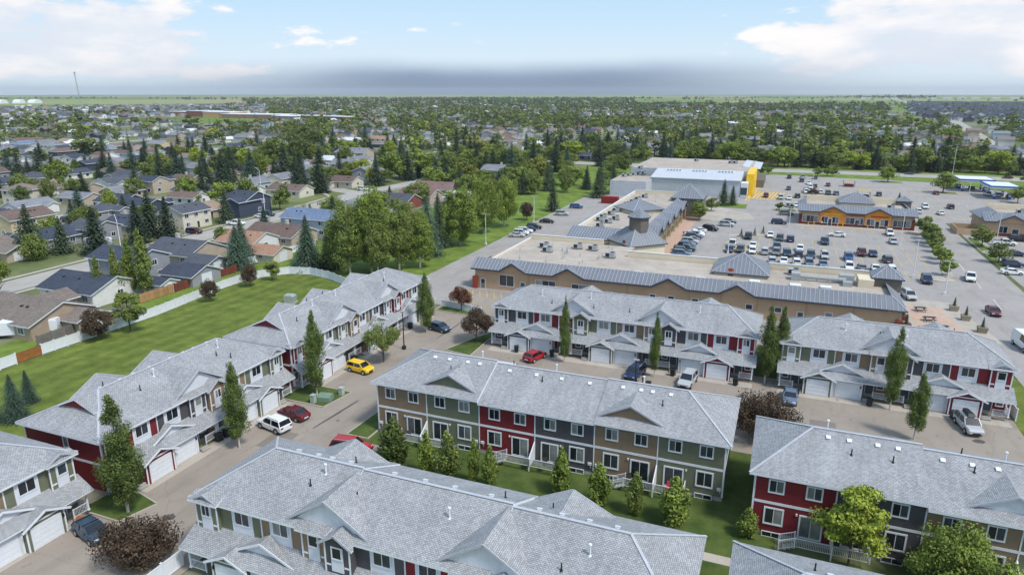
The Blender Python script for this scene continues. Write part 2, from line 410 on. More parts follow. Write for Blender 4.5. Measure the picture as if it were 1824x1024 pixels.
# ------------------------------------------------------------------ ground, roads, lawns
def build_ground():
    nb = NB('open_ground')
    f = nb.map(nb.noise('World', .03, 6, .7), .4, .6, 0, 1)
    c = nb.mix(f, lin((84, 96, 56)), lin((120, 126, 88)))
    f2 = nb.map(nb.noise('World', .011, 4, .6), .52, .6, 0, .7)
    c = nb.mix(f2, c, lin((146, 142, 132)))
    # farm fields past the town: big flat parcels
    vo = nb.N.new('ShaderNodeTexVoronoi'); vo.inputs['Scale'].default_value = .0012; vo.distance = 'CHEBYCHEV'
    nb.L.new(nb.tc('World'), vo.inputs[0])
    sp = nb.N.new('ShaderNodeSeparateXYZ'); nb.L.new(vo.outputs['Color'], sp.inputs[0])
    fld = nb.mix(sp.outputs[0], lin((98, 122, 62)), lin((142, 152, 88)))
    fld = nb.mix(nb.map(sp.outputs[1], .7, .72, 0, 1), fld, lin((150, 144, 108)))
    ln = nb.N.new('ShaderNodeVectorMath'); ln.operation = 'LENGTH'; nb.L.new(nb.tc('World'), ln.inputs[0])
    far = nb.map(ln.outputs['Value'], 2300, 2600, 0, 1)
    nb.end(nb.mix(far, c, fld), .95, .1)
    MATS['ground'] = nb.m
    b = MB(); R = 14000
    b.poly([(R*math.cos(2*PI*i/48), R*math.sin(2*PI*i/48), -.08) for i in range(48)])
    ob('ground', b.done('ground', ['ground']), kind='structure')
    # big lawns
    sheet('back_lawn', [(-106.6,20),(-73,20),(-73,112),(-84,118),(-97,122.6),(-103.4,122.4),(-108.6,113),(-108.6,100),(-106.4,88),(-106.2,40)], -.02, 'lawn')
    sheet('greenbelt_lawn', [(-117.5,40),(-106.6,40),(-106.6,112),(-103,124),(-84,119),(-73.5,113),(-73.5,262),(-66,275),(-66,345),(-78,385),(-104,385),(-117.5,300)], -.035, 'lawn3')
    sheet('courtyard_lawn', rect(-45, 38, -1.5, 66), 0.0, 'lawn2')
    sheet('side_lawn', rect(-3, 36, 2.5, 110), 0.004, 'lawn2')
    sheet('east_lawn', rect(28.5, 40, 36, 112), 0.0, 'lawn')
    # townhouse lanes
    sheet('lane', [(-60.2,10),(-47,10),(-47,61.4),(-43.2,61.4),(-43.2,60),(-42,50),(-45,38),(-45,10)][0:2]+[(-45,10),(-45,62),(-45,75.5),(30,75.5),(30,99.5),(-43,99.5),(-43,128),(-60.2,128),(-60.2,108),(-60.2,30)], .006, 'asphalt')
    sheet('parking_pad', rect(-47, 55, -40.8, 61.4), .011, 'asphalt')
    sheet('service_road', [(-73.5,113.5),(-60.2,113.5),(-60.2,126),(-49,126),(-49,275),(-66,275),(-73.5,262)], .014, 'asphalt2')
    sheet('mall_forecourt', rect(-60.2, 113, 30, 128), .002, 'asphalt2')
    # grass pockets with kerbs
    def pocket(pts, mat='lawn2'):
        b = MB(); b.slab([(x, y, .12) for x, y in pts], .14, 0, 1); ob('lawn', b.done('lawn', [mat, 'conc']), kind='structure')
        c = MB()
        for i in range(len(pts)):
            p, q = pts[i], pts[(i+1) % len(pts)]
            c.bar((p[0], p[1], .07), (q[0], q[1], .07), .16, .16)
        ob('kerb', c.done('kerb', ['conc']), kind='structure')
    pocket([(-62,39.2),(-56.6,39.2),(-55.6,42.8),(-61.6,44.2)])
    pocket([(-61,67.5),(-53.6,67.3),(-52.8,72.6),(-60.2,72.8)])
    pocket([(-46.4,62.2),(-43.4,62.2),(-43.4,75.6),(-46.0,74.6)])
    pocket([(-48.2,92),(-46,99),(-43.6,104),(-43.4,91)])
    pocket([(-59.4,110.2),(-51.8,109.4),(-50,112.4),(-59.4,114.6)])
    b = MB()
    for u0, v0, u1, v1 in ((-59.9,44,-58.4,67),(-59.4,72.6,-57.9,107),(-61.2,20,-59.8,38.8),(-42,94.6,-1.4,96.4),(2,94.2,29.4,95.9)):
        b.poly([(u0,v0,.012),(u1,v0,.012),(u1,v1,.012),(u0,v1,.012)])
    ob('garage_apron', b.done('garage_apron', ['conc']), kind='structure')
    sheet('footpath', rect(-3.6,54.4,-.8,55.6), .02, 'conc')
    # shopping centre lot and roads
    sheet('car_park', [(-30,140),(24,128),(48.5,128),(48.5,250),(66,252),(100,240),(100,322),(68,366),(-4,372),(-13,372),(-13,284),(-28,284),(-28,240),(-30,240)], .010, 'asphalt2')
    sheet('access_road', [(36,60),(48.2,60),(48.8,250),(40.6,250),(38,225),(34.5,175),(33,150)], .016, 'asphalt2')
    sheet('main_road', [(-420,386),(-13,386),(120,386),(120,402),(-13,402),(-420,402)], .012, 'road')
    strip('cross_road', [(112,200),(118,300),(124,400),(132,492),(152,677),(224,1209),(351,2392)], 14, .02, 'road')
    sheet('verge', [(-13,372),(-4,372),(68,367),(100,330),(108,386),(-13,386)], .004, 'lawn3')
    sheet('verge', [(-60,402.2),(110,402.2),(110,432),(-60,432)], .004, 'lawn3')
    sheet('sidewalk', rect(-60,405,112,406.6), .02, 'conc')
    sheet('east_lot', [(49.6,150),(110,150),(110,236),(49.6,236)], .008, 'asphalt2')
    # residential streets on the left
    strip('residential_street', [(-150,40),(-152,90),(-153.8,130),(-156.4,170),(-158.6,205),(-163,238),(-178,244),(-215,240),(-262,236)], 9.5, .012, 'road')
    strip('sidewalk', [(-144,40),(-146,90),(-147.8,130),(-150.4,170),(-152.6,205),(-156,240),(-154,262)], 1.5, .02, 'conc')
    strip('sidewalk', [(-156.5,40),(-158.6,90),(-160.4,130),(-163,170),(-165,205),(-168,226),(-180,236)], 1.5, .02, 'conc')
    strip('residential_street', [(-163,238),(-160,262),(-158,300),(-165,350)], 9, .014, 'road')
    for i, u in enumerate((-226, -296, -366, -436, -520)):
        strip('residential_street', [(u, 60), (u+4, 200), (u, 380), (u-10, 700)], 8.5, .012+.002*(i % 2), 'road')
    for v in (470, 560, 660):
        strip('residential_street', [(-420, v), (0, v-6), (100, v)], 8.5, .016, 'road')
    strip('farm_road', [(351,2392),(520,4200),(700,6500)], 30, .02, 'road')
    sheet('school_field', [(-957,925),(-830,935),(-655,720),(-700,708),(-760,740)], .02, 'lawn3')
    for pts in ([(-1200,1500),(-700,1700),(-500,1500),(-900,1300)], [(60,2000),(500,1500),(560,3000),(120,3200)], [(-60,1250),(30,1200),(40,1400),(-60,1440)]):
        sheet('grass_field', pts, .03, 'lawn3')
    # mall patio
    sheet('patio', [(22,128.5),(36.5,128.5),(32.5,152),(23.5,152)], .018, 'conc')
    b = MB()
    for u0, v0, u1, v1 in ((24.2,131,31.6,136),(24.2,137,31,141.4),(24.2,142.4,30.4,146.6)): b.poly([(u0,v0,.026),(u1,v0,.026),(u1,v1,.026),(u0,v1,.026)])
    ob('patio_paving', b.done('patio_paving', ['patio']), kind='structure')
    sheet('shopfront_walk', rect(-29.6,166,-25.4,240), .02, 'patio')
    sheet('plaza_pavement', [(-29,232),(-19,228),(-8,236),(-10,246),(-28,262)], .018, 'conc')
    sheet('shop_walk', rect(4.5,229,38.5,232.6), .02, 'conc')
build_ground()

def lane_wear():
    MATS['patch'] = m_asphalt('asphalt_patch', lin((128, 120, 113)), False); MATS['stain'] = m_asphalt('tar_seal', lin((92, 87, 84)), False, .25)
    b = MB()
    for u0, v0, u1, v1 in ((-54.8,56,-51.8,60.2),(-52,88,-49.8,90.4),(-20,84,-15.5,86),(6,84.5,9,87.5),(-50,108,-47,111)): b.poly([(u0,v0,.019),(u1,v0,.019),(u1,v1,.019),(u0,v1,.019)])
    ob('asphalt_patch', b.done('asphalt_patch', ['patch']), kind='structure')
    b = MB()
    for x, y, l, a, w in ((-51.2,62,9,1.5,.25),(-50.9,48,6,1.62,.2),(-30,86,22,.02,.14),(8,83,16,-.03,.14),(-52,96,12,1.55,.16),(-53.4,41.5,1.3,.2,.7),(-12,88,1.6,.1,.5),(24,88.5,1.4,.3,.6),(-36,90,1.2,.4,.5)):
        n = 8; pr = []
        for i in range(n+1): t = i/n*l; k = w*(.35+.65*math.sin(PI*i/n))*random.uniform(.6,1); pr.append((x+math.cos(a)*t-math.sin(a)*k+random.uniform(-.04,.04), y+math.sin(a)*t+math.cos(a)*k, .026))
        for i in range(n, -1, -1): t = i/n*l; k = w*(.35+.65*math.sin(PI*i/n))*random.uniform(.6,1); pr.append((x+math.cos(a)*t+math.sin(a)*k, y+math.sin(a)*t-math.cos(a)*k, .026))
        for i in range(n): b.poly([pr[i], pr[i+1], pr[-(i+2)], pr[-(i+1)]])
    ob('road_stain_markings', b.done('road_stain', ['stain']), kind='structure')
lane_wear()
def markings():
    b = MB(); z = .034
    def line(u0, v0, u1, v1, w=.14):
        d = Vector((u1-u0, v1-v0, 0)).normalized(); n = Vector((-d.y, d.x, 0))*w/2
        b.poly([(u0-n.x,v0-n.y,z),(u1-n.x,v1-n.y,z),(u1+n.x,v1+n.y,z),(u0+n.x,v0+n.y,z)])
    def stalls(u0, u1, v0, v1, sp=2.75, lean=0):
        u = u0
        while u <= u1: line(u, v0, u+lean, v1); u += sp
    stalls(-13.2, 34, 180.6, 197.6); stalls(-2.4, 31.5, 168.6, 176.6); stalls(-13.2, 34, 200.4, 206.2)
    stalls(6.5, 37, 222.5, 227.8)
    for v in (257, 280, 303, 327): stalls(42 if v < 280 else 12, 84, v, v+11, 2.75)
    stalls(2, 10, 262, 272); stalls(-2, 12, 282, 290); stalls(2, 12, 300, 311)
    v = 176
    while v < 206: line(-28.2, v, -22.6, v); v += 2.75
    v = 178
    while v < 240: line(-73, v, -68, v); v += 2.8
    for i in range(9): line(-60+i*1.6, 121, -62+i*1.6, 125.5)
    line(-60,117,-46,117); line(-60,112.5,-52,112.5)
    for u in range(12): line(56+u*3.0, 222, 56+u*3.0, 227)
    ob('parking_markings', b.done('parking_markings', ['yellowline']), kind='structure')
    b = MB()
    for i in range(9):
        line(-12.5+i*1.35, 283.5, -10.5+i*1.35, 304, .55)
    line(-13.4,276,-11,332,.5); line(-12.4,276,-9.8,332,.3); line(-12.6,282.5,-1,282.5,.4); line(-11,304.5,.6,304.5,.4)
    MATS['orangeline'] = simple('crossing_paint', lin((226, 184, 60)), .8, .15, 1, co='World')
    ob('crossing_markings', b.done('crossing_markings', ['orangeline']), kind='structure')
    b = MB()
    u = -60
    while u < 110: line(u, 394, u+4, 394, .2); u += 10
    for i in range(6): line(41+i*.01, 150+i*16, 41.4, 158+i*16, .16)
    ob('road_markings', b.done('road_markings', ['whiteline']), kind='structure')
markings()

# ------------------------------------------------------------------ windows, doors and other building pieces
def win_mesh(w, h, mull, trim=.11, dep=.07):
    def f():
        b = MB()
        b.box(-w/2-trim, -dep, -trim*1.1, w/2+trim, 0, 0); b.box(-w/2-trim, -dep, h, w/2+trim, 0, h+trim)
        b.box(-w/2-trim, -dep+.006, 0, -w/2, 0, h); b.box(w/2, -dep+.006, 0, w/2+trim, 0, h)
        for i in range(mull): x = -w/2+w*(i+1)/(mull+1); b.box(x-.03, -dep*.8, 0, x+.03, -.004, h)
        return b.done('window_frame', ['white'])
    return cached(('win', w, h, mull, trim), f)
def pane_mesh(w, h):
    return cached(('pane', w, h), lambda: (lambda b: (b.box(-w/2, -.03, 0, w/2, -.004, h), b.done('pane', ['glass']))[1])(MB()))
def window(par, x, y, z, w, h, face=0.0, mull=1, trim=.11):
    o = ob('window', win_mesh(round(w, 2), round(h, 2), mull, trim), par, (x, y, z), face)
    k = mull+1; pw = round(w/k-.0, 3)
    for i in range(k): ob('pane', pane_mesh(pw, round(h, 2)), o, (-w/2+pw*(i+.5), 0, 0))
    return o
def garage_mesh(w, h):
    def f():
        b = MB(); t = .13
        b.box(-w/2-t, -.07, 0, -w/2, 0, h); b.box(w/2, -.07, 0, w/2+t, 0, h); b.box(-w/2-t, -.076, h, w/2+t, 0, h+t+.02)
        n = 4
        for i in range(n): b.box(-w/2, -.035, i*h/n+.015, w/2, 0, (i+1)*h/n-.012); 
        b.box(-w/2, -.012, 0, w/2, 0, h)
        for i in range(n):
            for k in range(4):
                x = -w/2+w*(k+.5)/4; b.box(x-w*.1, -.05, i*h/n+.1, x+w*.1, -.03, (i+1)*h/n-.1)
        return b.done('garage_door', ['white'])
    return cached(('gar', w, h), f)
def door_mesh(w=.95, h=2.05):
    def f():
        b = MB(); b.box(-w/2-.1, -.06, 0, -w/2, 0, h+.1); b.box(w/2, -.06, 0, w/2+.1, 0, h+.1); b.box(-w/2, -.06, h, w/2, 0, h+.1)
        b.box(-w/2, -.03, 0, w/2, 0, h, 1); b.box(-w*.3, -.045, h*.55, w*.3, -.03, h*.9, 2)
        return b.done('door', ['white', 'obj', 'glass'])
    return cached(('door', w, h), f)
def rail_mesh(l, h=.95, slope=0.0):
    def f():
        b = MB()
        def z(x): return slope*x
        b.bar((0,0,z(0)+h),(l,0,z(l)+h),.07,.05); b.bar((0,0,z(0)+.1),(l,0,z(l)+.1),.05,.04)
        n = max(2, int(l/.14))
        for i in range(1, n):
            x = l*i/n; b.box(x-.014, -.014, z(x)+.1, x+.014, .014, z(x)+h)
        for x in (0, l): b.box(x-.05, -.05, z(x)-.05, x+.05, .05, z(x)+h+.08)
        return b.done('railing', ['white'])
    return cached(('rail', round(l, 2), h, slope), f)
def tube_mesh(key, fn, mats, smooth=False):
    def f():
        b = MB(); fn(b); return b.done(key if isinstance(key, str) else key[0], mats, smooth)
    return cached(('t', key), f)
def vent_mesh():   return tube_mesh('vent_box', lambda b: (b.box(-.17,-.17,0,.17,.17,.14), b.box(-.2,-.2,.14,.2,.2,.19)), ['white'])
def pipe_mesh():   return tube_mesh('vent_pipe', lambda b: (b.tube((0,0,-.05),(0,0,.10),.16,.09), b.tube((0,0,.1),(0,0,.62),.06)), ['black'])
def flue_mesh():   return tube_mesh('flue_pipe', lambda b: (b.tube((0,0,-.1),(0,0,.95),.07), b.tube((0,0,.9),(0,0,1.0),.14,.12), b.tube((0,0,-.05),(0,0,.08),.18,.1)), ['white'])

TC = {'red': lin((124, 42, 48)), 'olive': lin((116, 119, 98)), 'tan': lin((142, 122, 100)), 'grey': lin((86, 84, 88)), 'white': lin((216, 220, 226))}
def tri_gable(b, xc, hw, yf, zb, za, fy, smain, o, zeave, shed=None):
    """two roof slabs of a cross gable; fy(y) maps front distance to local y; runs back to where the main slope reaches each height"""
    def yat(z): return (z-zeave)/smain-o
    ya, yb = yat(za), yat(zb)
    ov = .3
    sl = (za-zb)/hw; zo = zb-sl*.28
    for sgn in (-1, 1):
        xe = xc+sgn*(hw+.28)
        b.slab([(xe, fy(yf-ov), zo), (xc, fy(yf-ov), za), (xc, fy(ya+.15), za), (xe, fy(max(yat(zo), yf)+.0), zo)], .14, 0, 1)

def townhouse(label, loc, rz, n, Wd, D, cols, front=True, back=True, P=1.8, dz=None, hips=(True, True), zr=2.62, step=True,
              mid=True, back_gables=None, gablet=None, vents=True, seed=0, group='townhouse blocks of the estate', base=0.0):
    rnd = random.Random(seed)
    T = thing('townhouse_block', label, 'townhouse', (loc[0], loc[1], base), rz, group)
    Lx = n*Wd; ZE = 6.42; o_ = .5; ym = D/2
    dz = dz or [0]*((n+1)//2)
    segs = []
    i = 0
    while i < n:
        j = min(n, i+2); segs.append((i*Wd, j*Wd)); i = j
    sl = zr/(ym+o_)
    # foundations and walls
    b = MB(); b.box(.04, .04, -.4, Lx-.04, D-.04, .55); ob('foundation', b.done('foundation', ['found']), T)
    for k in range(n):
        d = dz[k//2]
        b = MB(); b.box(k*Wd+.002, 0, .5, (k+1)*Wd-.002, D, ZE+d-.02)
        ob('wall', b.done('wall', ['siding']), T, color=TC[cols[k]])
    # white trims: corner boards, belt course, unit dividers
    b = MB()
    for x in (0, Lx):
        for y in (0, D):
            sx = -1 if x == 0 else 1; sy = -1 if y == 0 else 1
            b.box(min(x-sx*.14, x+sx*.035), min(y-sy*.14, y+sy*.035), .5, max(x-sx*.14, x+sx*.035), max(y-sy*.14, y+sy*.035), ZE-.02)
    for k in range(1, n):
        x = k*Wd
        if back: b.box(x-.06, D, .5, x+.06, D+.04, ZE-.05)
        if front: b.box(x-.06, -.04, 3.6, x+.06, 0, ZE-.05)
    zb = 3.42
    if back: b.box(.16, D, zb, Lx-.16, D+.03, zb+.26)
    for x0, x1 in ((-.03, 0), (Lx, Lx+.03)): b.box(x0, .16, zb, x1, D-.16, zb+.26)
    ob('trim_board', b.done('trim_board', ['white']), T, kind='stuff')
    # main roof per pair of units
    RF = MB(); PED = []
    def ped(c):
        m = MB(); PED.append((c, m)); return m
    for si, (x0, x1) in enumerate(segs):
        d = dz[si]; ze = ZE+d; zt = ZE+zr+d
        hl = hips[0] and si == 0; hr = hips[1] and si == len(segs)-1
        a0 = x0-(o_ if si == 0 else .0); a1 = x1+(o_ if si == len(segs)-1 else .0)
        ins = (ym+o_)*.86
        r0 = a0+ins if hl else a0; r1 = a1-ins if hr else a1
        RF.slab([(a0,-o_,ze),(a1,-o_,ze),(r1,ym,zt),(r0,ym,zt)], .2); RF.slab([(a1,D+o_,ze),(a0,D+o_,ze),(r0,ym,zt),(r1,ym,zt)], .2)
        if hl: RF.slab([(a0,D+o_,ze),(a0,-o_,ze),(r0,ym,zt)], .2)
        if hr: RF.slab([(a1,-o_,ze),(a1,D+o_,ze),(r1,ym,zt)], .2)
        if not hl and si == 0:
            ped(cols[0]).prism([(x0,0,ze-.2),(x0,D,ze-.2),(x0,ym,zt-.25)], (.1,0,0))
        if not hr and si == len(segs)-1:
            ped(cols[-1]).prism([(x1,0,ze-.2),(x1,D,ze-.2),(x1,ym,zt-.25)], (-.1,0,0))
        if si > 0 and abs(dz[si]-dz[si-1]) > .01:
            lo = min(dz[si], dz[si-1]); hi = max(dz[si], dz[si-1])
            ped('white').prism([(x0,-o_+.02,ZE+lo),(x0,ym,ZE+zr+lo),(x0,D+o_-.02,ZE+lo),(x0,D+o_-.02,ZE+hi-.21),(x0,ym,ZE+zr+hi-.21),(x0,-o_+.02,ZE+hi-.21)], (.06 if dz[si] > dz[si-1] else -.06,0,0))
    CAP = MB()
    for si, (x0, x1) in enumerate(segs):
        d = dz[si]; zt = ZE+zr+d+.03; a0 = x0-(o_ if si == 0 else 0); a1 = x1+(o_ if si == len(segs)-1 else 0); ins = (ym+o_)*.86
        hl = hips[0] and si == 0; hr = hips[1] and si == len(segs)-1
        r0 = a0+ins if hl else a0; r1 = a1-ins if hr else a1
        CAP.bar((r0,ym,zt),(r1,ym,zt),.26,.05)
        for h, r, a in ((hl, r0, a0), (hr, r1, a1)):
            if h:
                CAP.bar((r,ym,zt),(a,-o_,ZE+d+.03),.22,.04); CAP.bar((r,ym,zt),(a,D+o_,ZE+d+.03),.22,.04)
    ff = lambda y: y; fb = lambda y: D-y
    # end gablets
    if gablet:
        g = gablet; x0 = -o_; ins = (ym+o_)*.86
        xg = x0+ins*.52; zg = ZE+dz[0]+zr*.62; za = ZE+dz[0]+zr+.02; hw = (za-zg)/sl
        RF.slab([(xg-.3,ym-hw-.3,zg-.1),(xg-.3,ym,za),(x0+ins+.4,ym,za),(x0+ins*.6+.6,ym-hw-.3,zg-.1)], .12)
        RF.slab([(xg-.3,ym+hw+.3,zg-.1),(xg-.3,ym,za),(x0+ins+.4,ym,za),(x0+ins*.6+.6,ym+hw+.3,zg-.1)], .12)
        ped(g).prism([(xg,ym-hw,zg-.1),(xg,ym+hw,zg-.1),(xg,ym,za-.14)], (.1,0,0))
    # back gables over pairs
    for xb, cb in (back_gables or []):
        si = min(int(xb/(2*Wd)), len(dz)-1)
        ze = ZE+dz[si]; hw = 3.3; yf = .75; zg = ze+sl*(yf+o_)+.02; za = min(zg+1.6, ze+zr-.12)
        tri_gable(RF, xb, hw, yf, zg, za, fb, sl, o_, ze)
        ped(cb).prism([(xb-hw+.1,fb(yf),zg-.3),(xb+hw-.1,fb(yf),zg-.3),(xb,fb(yf),za-.17)], (0,-.1,0))
        for sg in (-1, 1): CAP.bar((xb+sg*(hw+.3), fb(yf-.32), zg-.2), (xb, fb(yf-.32), za-.05), .06, .2)
    # unit fronts
    if front:
        LOW = MB(); TR = MB(); ALL = []
        def piece(nm, c):
            m = MB(); ALL.append((nm, c, m)); return m
        class WP_:
            def box(s, *a): piece('window_panel', None).box(*a)
            def prism(s, *a): piece('gable_panel', None).prism(*a)
        WP = WP_()
        ze2 = 2.72; zt2 = 4.0; ys = -(P+.5)
        ss = (zt2-ze2)/(-ys)
        LOW.slab([(-.35, ys, ze2), (Lx+.35, ys, ze2), (Lx+.35, -.01, zt2), (-.35, -.01, zt2)], .13)
        def lowgable(xc, hw, yf, zb_, za_):
            # valley meets the shed roof (z = zt2 + ss*y)
            ov = .35; s_ = (za_-zb_)/hw; zo = zb_-s_*.25
            yv = min(-.02, (zo-zt2)/ss); ya = min(-.02, (za_-zt2)/ss)
            for sg in (-1, 1):
                LOW.slab([(xc+sg*(hw+.25), yf-ov, zo), (xc, yf-ov, za_), (xc, ya, za_), (xc+sg*(hw+.25), max(yv, yf-ov+.05), zo)], .13)
                TR.bar((xc+sg*(hw+.28), yf-ov-.02, zo-.09), (xc, yf-ov-.02, za_-.08), .05, .2)
        for k in range(n):
            pl = (k % 2 == 0); x0 = k*Wd; x1 = x0+Wd; c = cols[k]; d = dz[k//2]
            gx0, gx1 = (x1-3.7, x1) if pl else (x0, x0+3.7)
            px0, px1 = (x0, gx0) if pl else (gx1, x1)
            pair = k//2; feat = (k % 2 == 0) if pair < (n//2-1) else (k % 2 == 1)
            gy = -P-(.45 if feat else 0); gc = (gx0+gx1)/2
            GB = piece('garage_wall', c if feat else 'white')
            GB.box(gx0+.03, gy, 0, gx1-.03, -.004, 2.66)
            ob('garage_door', garage_mesh(2.6, 2.15), T, (gc, gy, .03))
            for xx in (gx0+.09, gx1-.09): TR.box(xx-.075, gy-.035, .05, xx+.075, gy, 2.5)
            ob('house_lamp', tube_mesh('house_lamp', lambda b: (b.box(-.07,-.14,0,.07,0,.26), b.box(-.1,-.05,.24,.1,0,.3)), ['black']), T, (gx0+.24 if pl else gx1-.24, gy, 1.75))
            if feat:
                lowgable(gc, 2.0, gy, 2.62, 3.55)
                GB.prism([(gc-2.0, gy, 2.5), (gc+2.0, gy, 2.5), (gc, gy, 3.42)], (0, .12, 0))
                gxs = gx0-.05 if pl else gx1+.05
            # porch: deck, door, window, post, railing, steps
            pw = px1-px0; pc = (px0+px1)/2
            pd = ob('porch', cached(('porch', round(pw,2), P), lambda: (lambda b: (b.box(.05,-P+.05,.0,pw-.05,-.01,.42), b.box(0,-P,.42,pw,-.01,.5,1), b.done('porch', ['white2','found']))[1])(MB())), T, (px0, 0, 0))
            gside = 1 if pl else -1
            post_x = .12 if pl else pw-.12
            ob('post', tube_mesh(('post', 1), lambda b: (b.box(-.08,-.08,.5,.08,.08,2.62), b.box(-.12,-.12,.5,.12,.12,.66), b.box(-.12,-.12,2.5,.12,.12,2.62)), ['white']), pd, (post_x, -P+.14, 0))
            if not pl or k == 0 or True:
                ob('railing', rail_mesh(round(pw*.55,2), .9), pd, (.12 if pl else pw*.45-.12, -P+.12, .5))
                if (k == 0) or (k == n-1): ob('railing', rail_mesh(round(P-.3,2), .9), pd, (.08 if pl else pw-.08, -P+.15, .5), PI/2)
            stx = pw*.8 if pl else pw*.2
            for s_ in range(2): ob('step', tube_mesh('step', lambda b: b.box(-.55,-.28,0,.55,0,.16), ['found']), pd, (stx, -P-.28*s_, .25-.17*s_))
            ob('door', door_mesh(), T, (pc+gside*.55, -.004, .5), color=lin((88, 92, 100)))
            window(T, pc-gside*.75, -.002, 1.3, .7, 1.1, 0, 0)
            # upper floor: wide window over a white panel on the garage side
            wx = gc - gside*(-.0) + (-.15 if pl else .15)
            WP.box(wx-1.0, -.05, 3.75, wx+1.0, -.002, 6.0+d)
            window(T, wx, -.05, 4.75+d, 1.45, 1.15, 0, 1, .09)
            TR.box(wx-1.08, -.07, 3.7, wx-1.0, -.001, 6.38+d); TR.box(wx+1.0, -.07, 3.7, wx+1.08, -.001, 6.38+d)
            # porch-side bay
            bx = px0+1.28 if pl else px1-1.28
            own = mid and pl and k > 0
            by = -.85 if own else -.38
            bw = 1.18
            BY = piece('bay_wall', c); BY.box(bx-bw, by, 3.55, bx+bw, -.003, ZE+d-(.02 if own else .05))
            WP.box(bx-.56, by-.05, 3.75, bx+.56, by-.001, 6.0+d)
            window(T, bx, by-.05, 5.0+d, .8, .95, 0, 1 if rnd.random() < .6 else 0, .1)
            for xx in (bx-bw+.04, bx+bw-.04): TR.box(xx-.07, by-.03, 3.55, xx+.07, by, ZE+d-.08)
            for xa, xb_ in ((bx-bw+.12, bx-.62), (bx+.62, bx+bw-.12)): TR.box(xa, by-.025, 4.2, xb_, by-.001, 4.36)
            if k in (0, n-1):
                zz = ZE+d
                RF.slab([(bx-bw-.4, by-.45, zz+.0), (bx+bw+.4, by-.45, zz+.0), (bx+bw+.4, .4, zz+(.85+by)*0+sl*.9+.02), (bx-bw-.4, .4, zz+sl*.9+.02)], .12)
                zg = zz+.1; za = zz+.72
                tri_gable(RF, bx, 1.25, by+.05, zg, za, ff, sl, o_, zz)
                ped('white').prism([(bx-1.2, by+.05, zg-.1), (bx+1.2, by+.05, zg-.1), (bx, by+.05, za-.14)], (0, .1, 0))
                for sg in (-1, 1): CAP.bar((bx+sg*1.5, by-.26, zg-.14), (bx, by-.26, za-.05), .05, .18)
            elif own:
                zz = ZE+d; za = zz+.85
                BY.prism([(bx-bw, by, zz-.06), (bx+bw, by, zz-.06), (bx, by, za-.16)], (0, .2, 0))
                tri_gable(RF, bx, bw+.12, by-.05, zz, za, ff, sl, o_, zz)
                for sg in (-1, 1): CAP.bar((bx+sg*(bw+.4), by-.36, zz-.22), (bx, by-.36, za-.05), .05, .2)
            else:
                RF.slab([(bx-bw-.3, by-.45, ZE+d), (bx+bw+.3, by-.45, ZE+d), (bx+bw+.3, .3, ZE+d+sl*.8), (bx-bw-.3, .3, ZE+d+sl*.8)], .12)
            # downspout
            TR.tube(((x0+.2) if pl else (x1-.2), -.08, 3.7), ((x0+.2) if pl else (x1-.2), -.08, ZE-.1), .05)
        # joint gables over each garage pair and over the middle bay pairs
        for si, (x0, x1) in enumerate(segs):
            if x1-x0 > Wd*1.5:
                xc = (x0+x1)/2; off = .9 if si < len(segs)-1 else -.9
                lowgable(xc+off, 3.0, -P+.75, ze2+.62, ze2+2.0)
                WP.prism([(xc+off-2.8, -P+.75, ze2+.5), (xc+off+2.8, -P+.75, ze2+.5), (xc+off, -P+.75, ze2+1.86)], (0, .1, 0))
            if si > 0 and mid:
                d = max(dz[si], dz[si-1]); ze = ZE+d; yf = .25; zg = ze+sl*(yf+o_)+.02; za = ze+zr-.1; hw = 3.5
                tri_gable(RF, x0-.3, hw, yf, zg, za, ff, sl, o_, ze)
                ped('white').prism([(x0-.3-hw+.1, yf, zg-.3), (x0-.3+hw-.1, yf, zg-.3), (x0-.3, yf, za-.17)], (0, .1, 0))
                for sg in (-1, 1): CAP.bar((x0-.3+sg*(hw+.3), yf-.33, zg-.2), (x0-.3, yf-.33, za-.06), .06, .2)
        ob('porch_roof', LOW.done('porch_roof', ['shingle', 'white']), T)
        for nm, c, m in ALL:
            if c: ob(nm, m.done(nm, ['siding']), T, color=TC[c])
            else: ob(nm, m.done(nm, ['white2']), T)
        ob('front_trim', TR.done('front_trim', ['white']), T, kind='stuff')
    # backs
    if back:
        for k in range(n):
            x0 = k*Wd; pl = (k % 2 == 1)       # deck side towards the pair boundary
            xw = x0+Wd*.28 if not pl else x0+Wd*.72      # window side
            xd = x0+Wd*.74 if not pl else x0+Wd*.26
            d = dz[k//2]
            window(T, xw, D+.002, 4.62+d, 1.15, 1.15, PI, 1, .13); window(T, xd, D+.002, 4.62+d, 1.15, 1.15, PI, 1, .13)
            window(T, xw, D+.002, 1.45, 1.45, 1.5, PI, 1, .15); window(T, xd, D+.002, .72, 1.75, 2.05, PI, 1, .15)
            window(T, xw, D+.045, .02, 1.6, .46, PI, 1, .08)
            ob('wall_lamp', tube_mesh('wall_lamp', lambda b: b.box(-.08,-.1,0,.08,0,.2), ['white']), T, (xd+(-1.25 if not pl else 1.25), D, 2.75), PI)
            ob('utility_box', tube_mesh('utility_box', lambda b: (b.box(-.2,-.14,0,.2,0,.3), b.tube((.1,-.07,-.3),(.1,-.07,0),.025)), ['white2']), T, (x0+.4 if not pl else x0+Wd-.4, D, 1.25), PI)
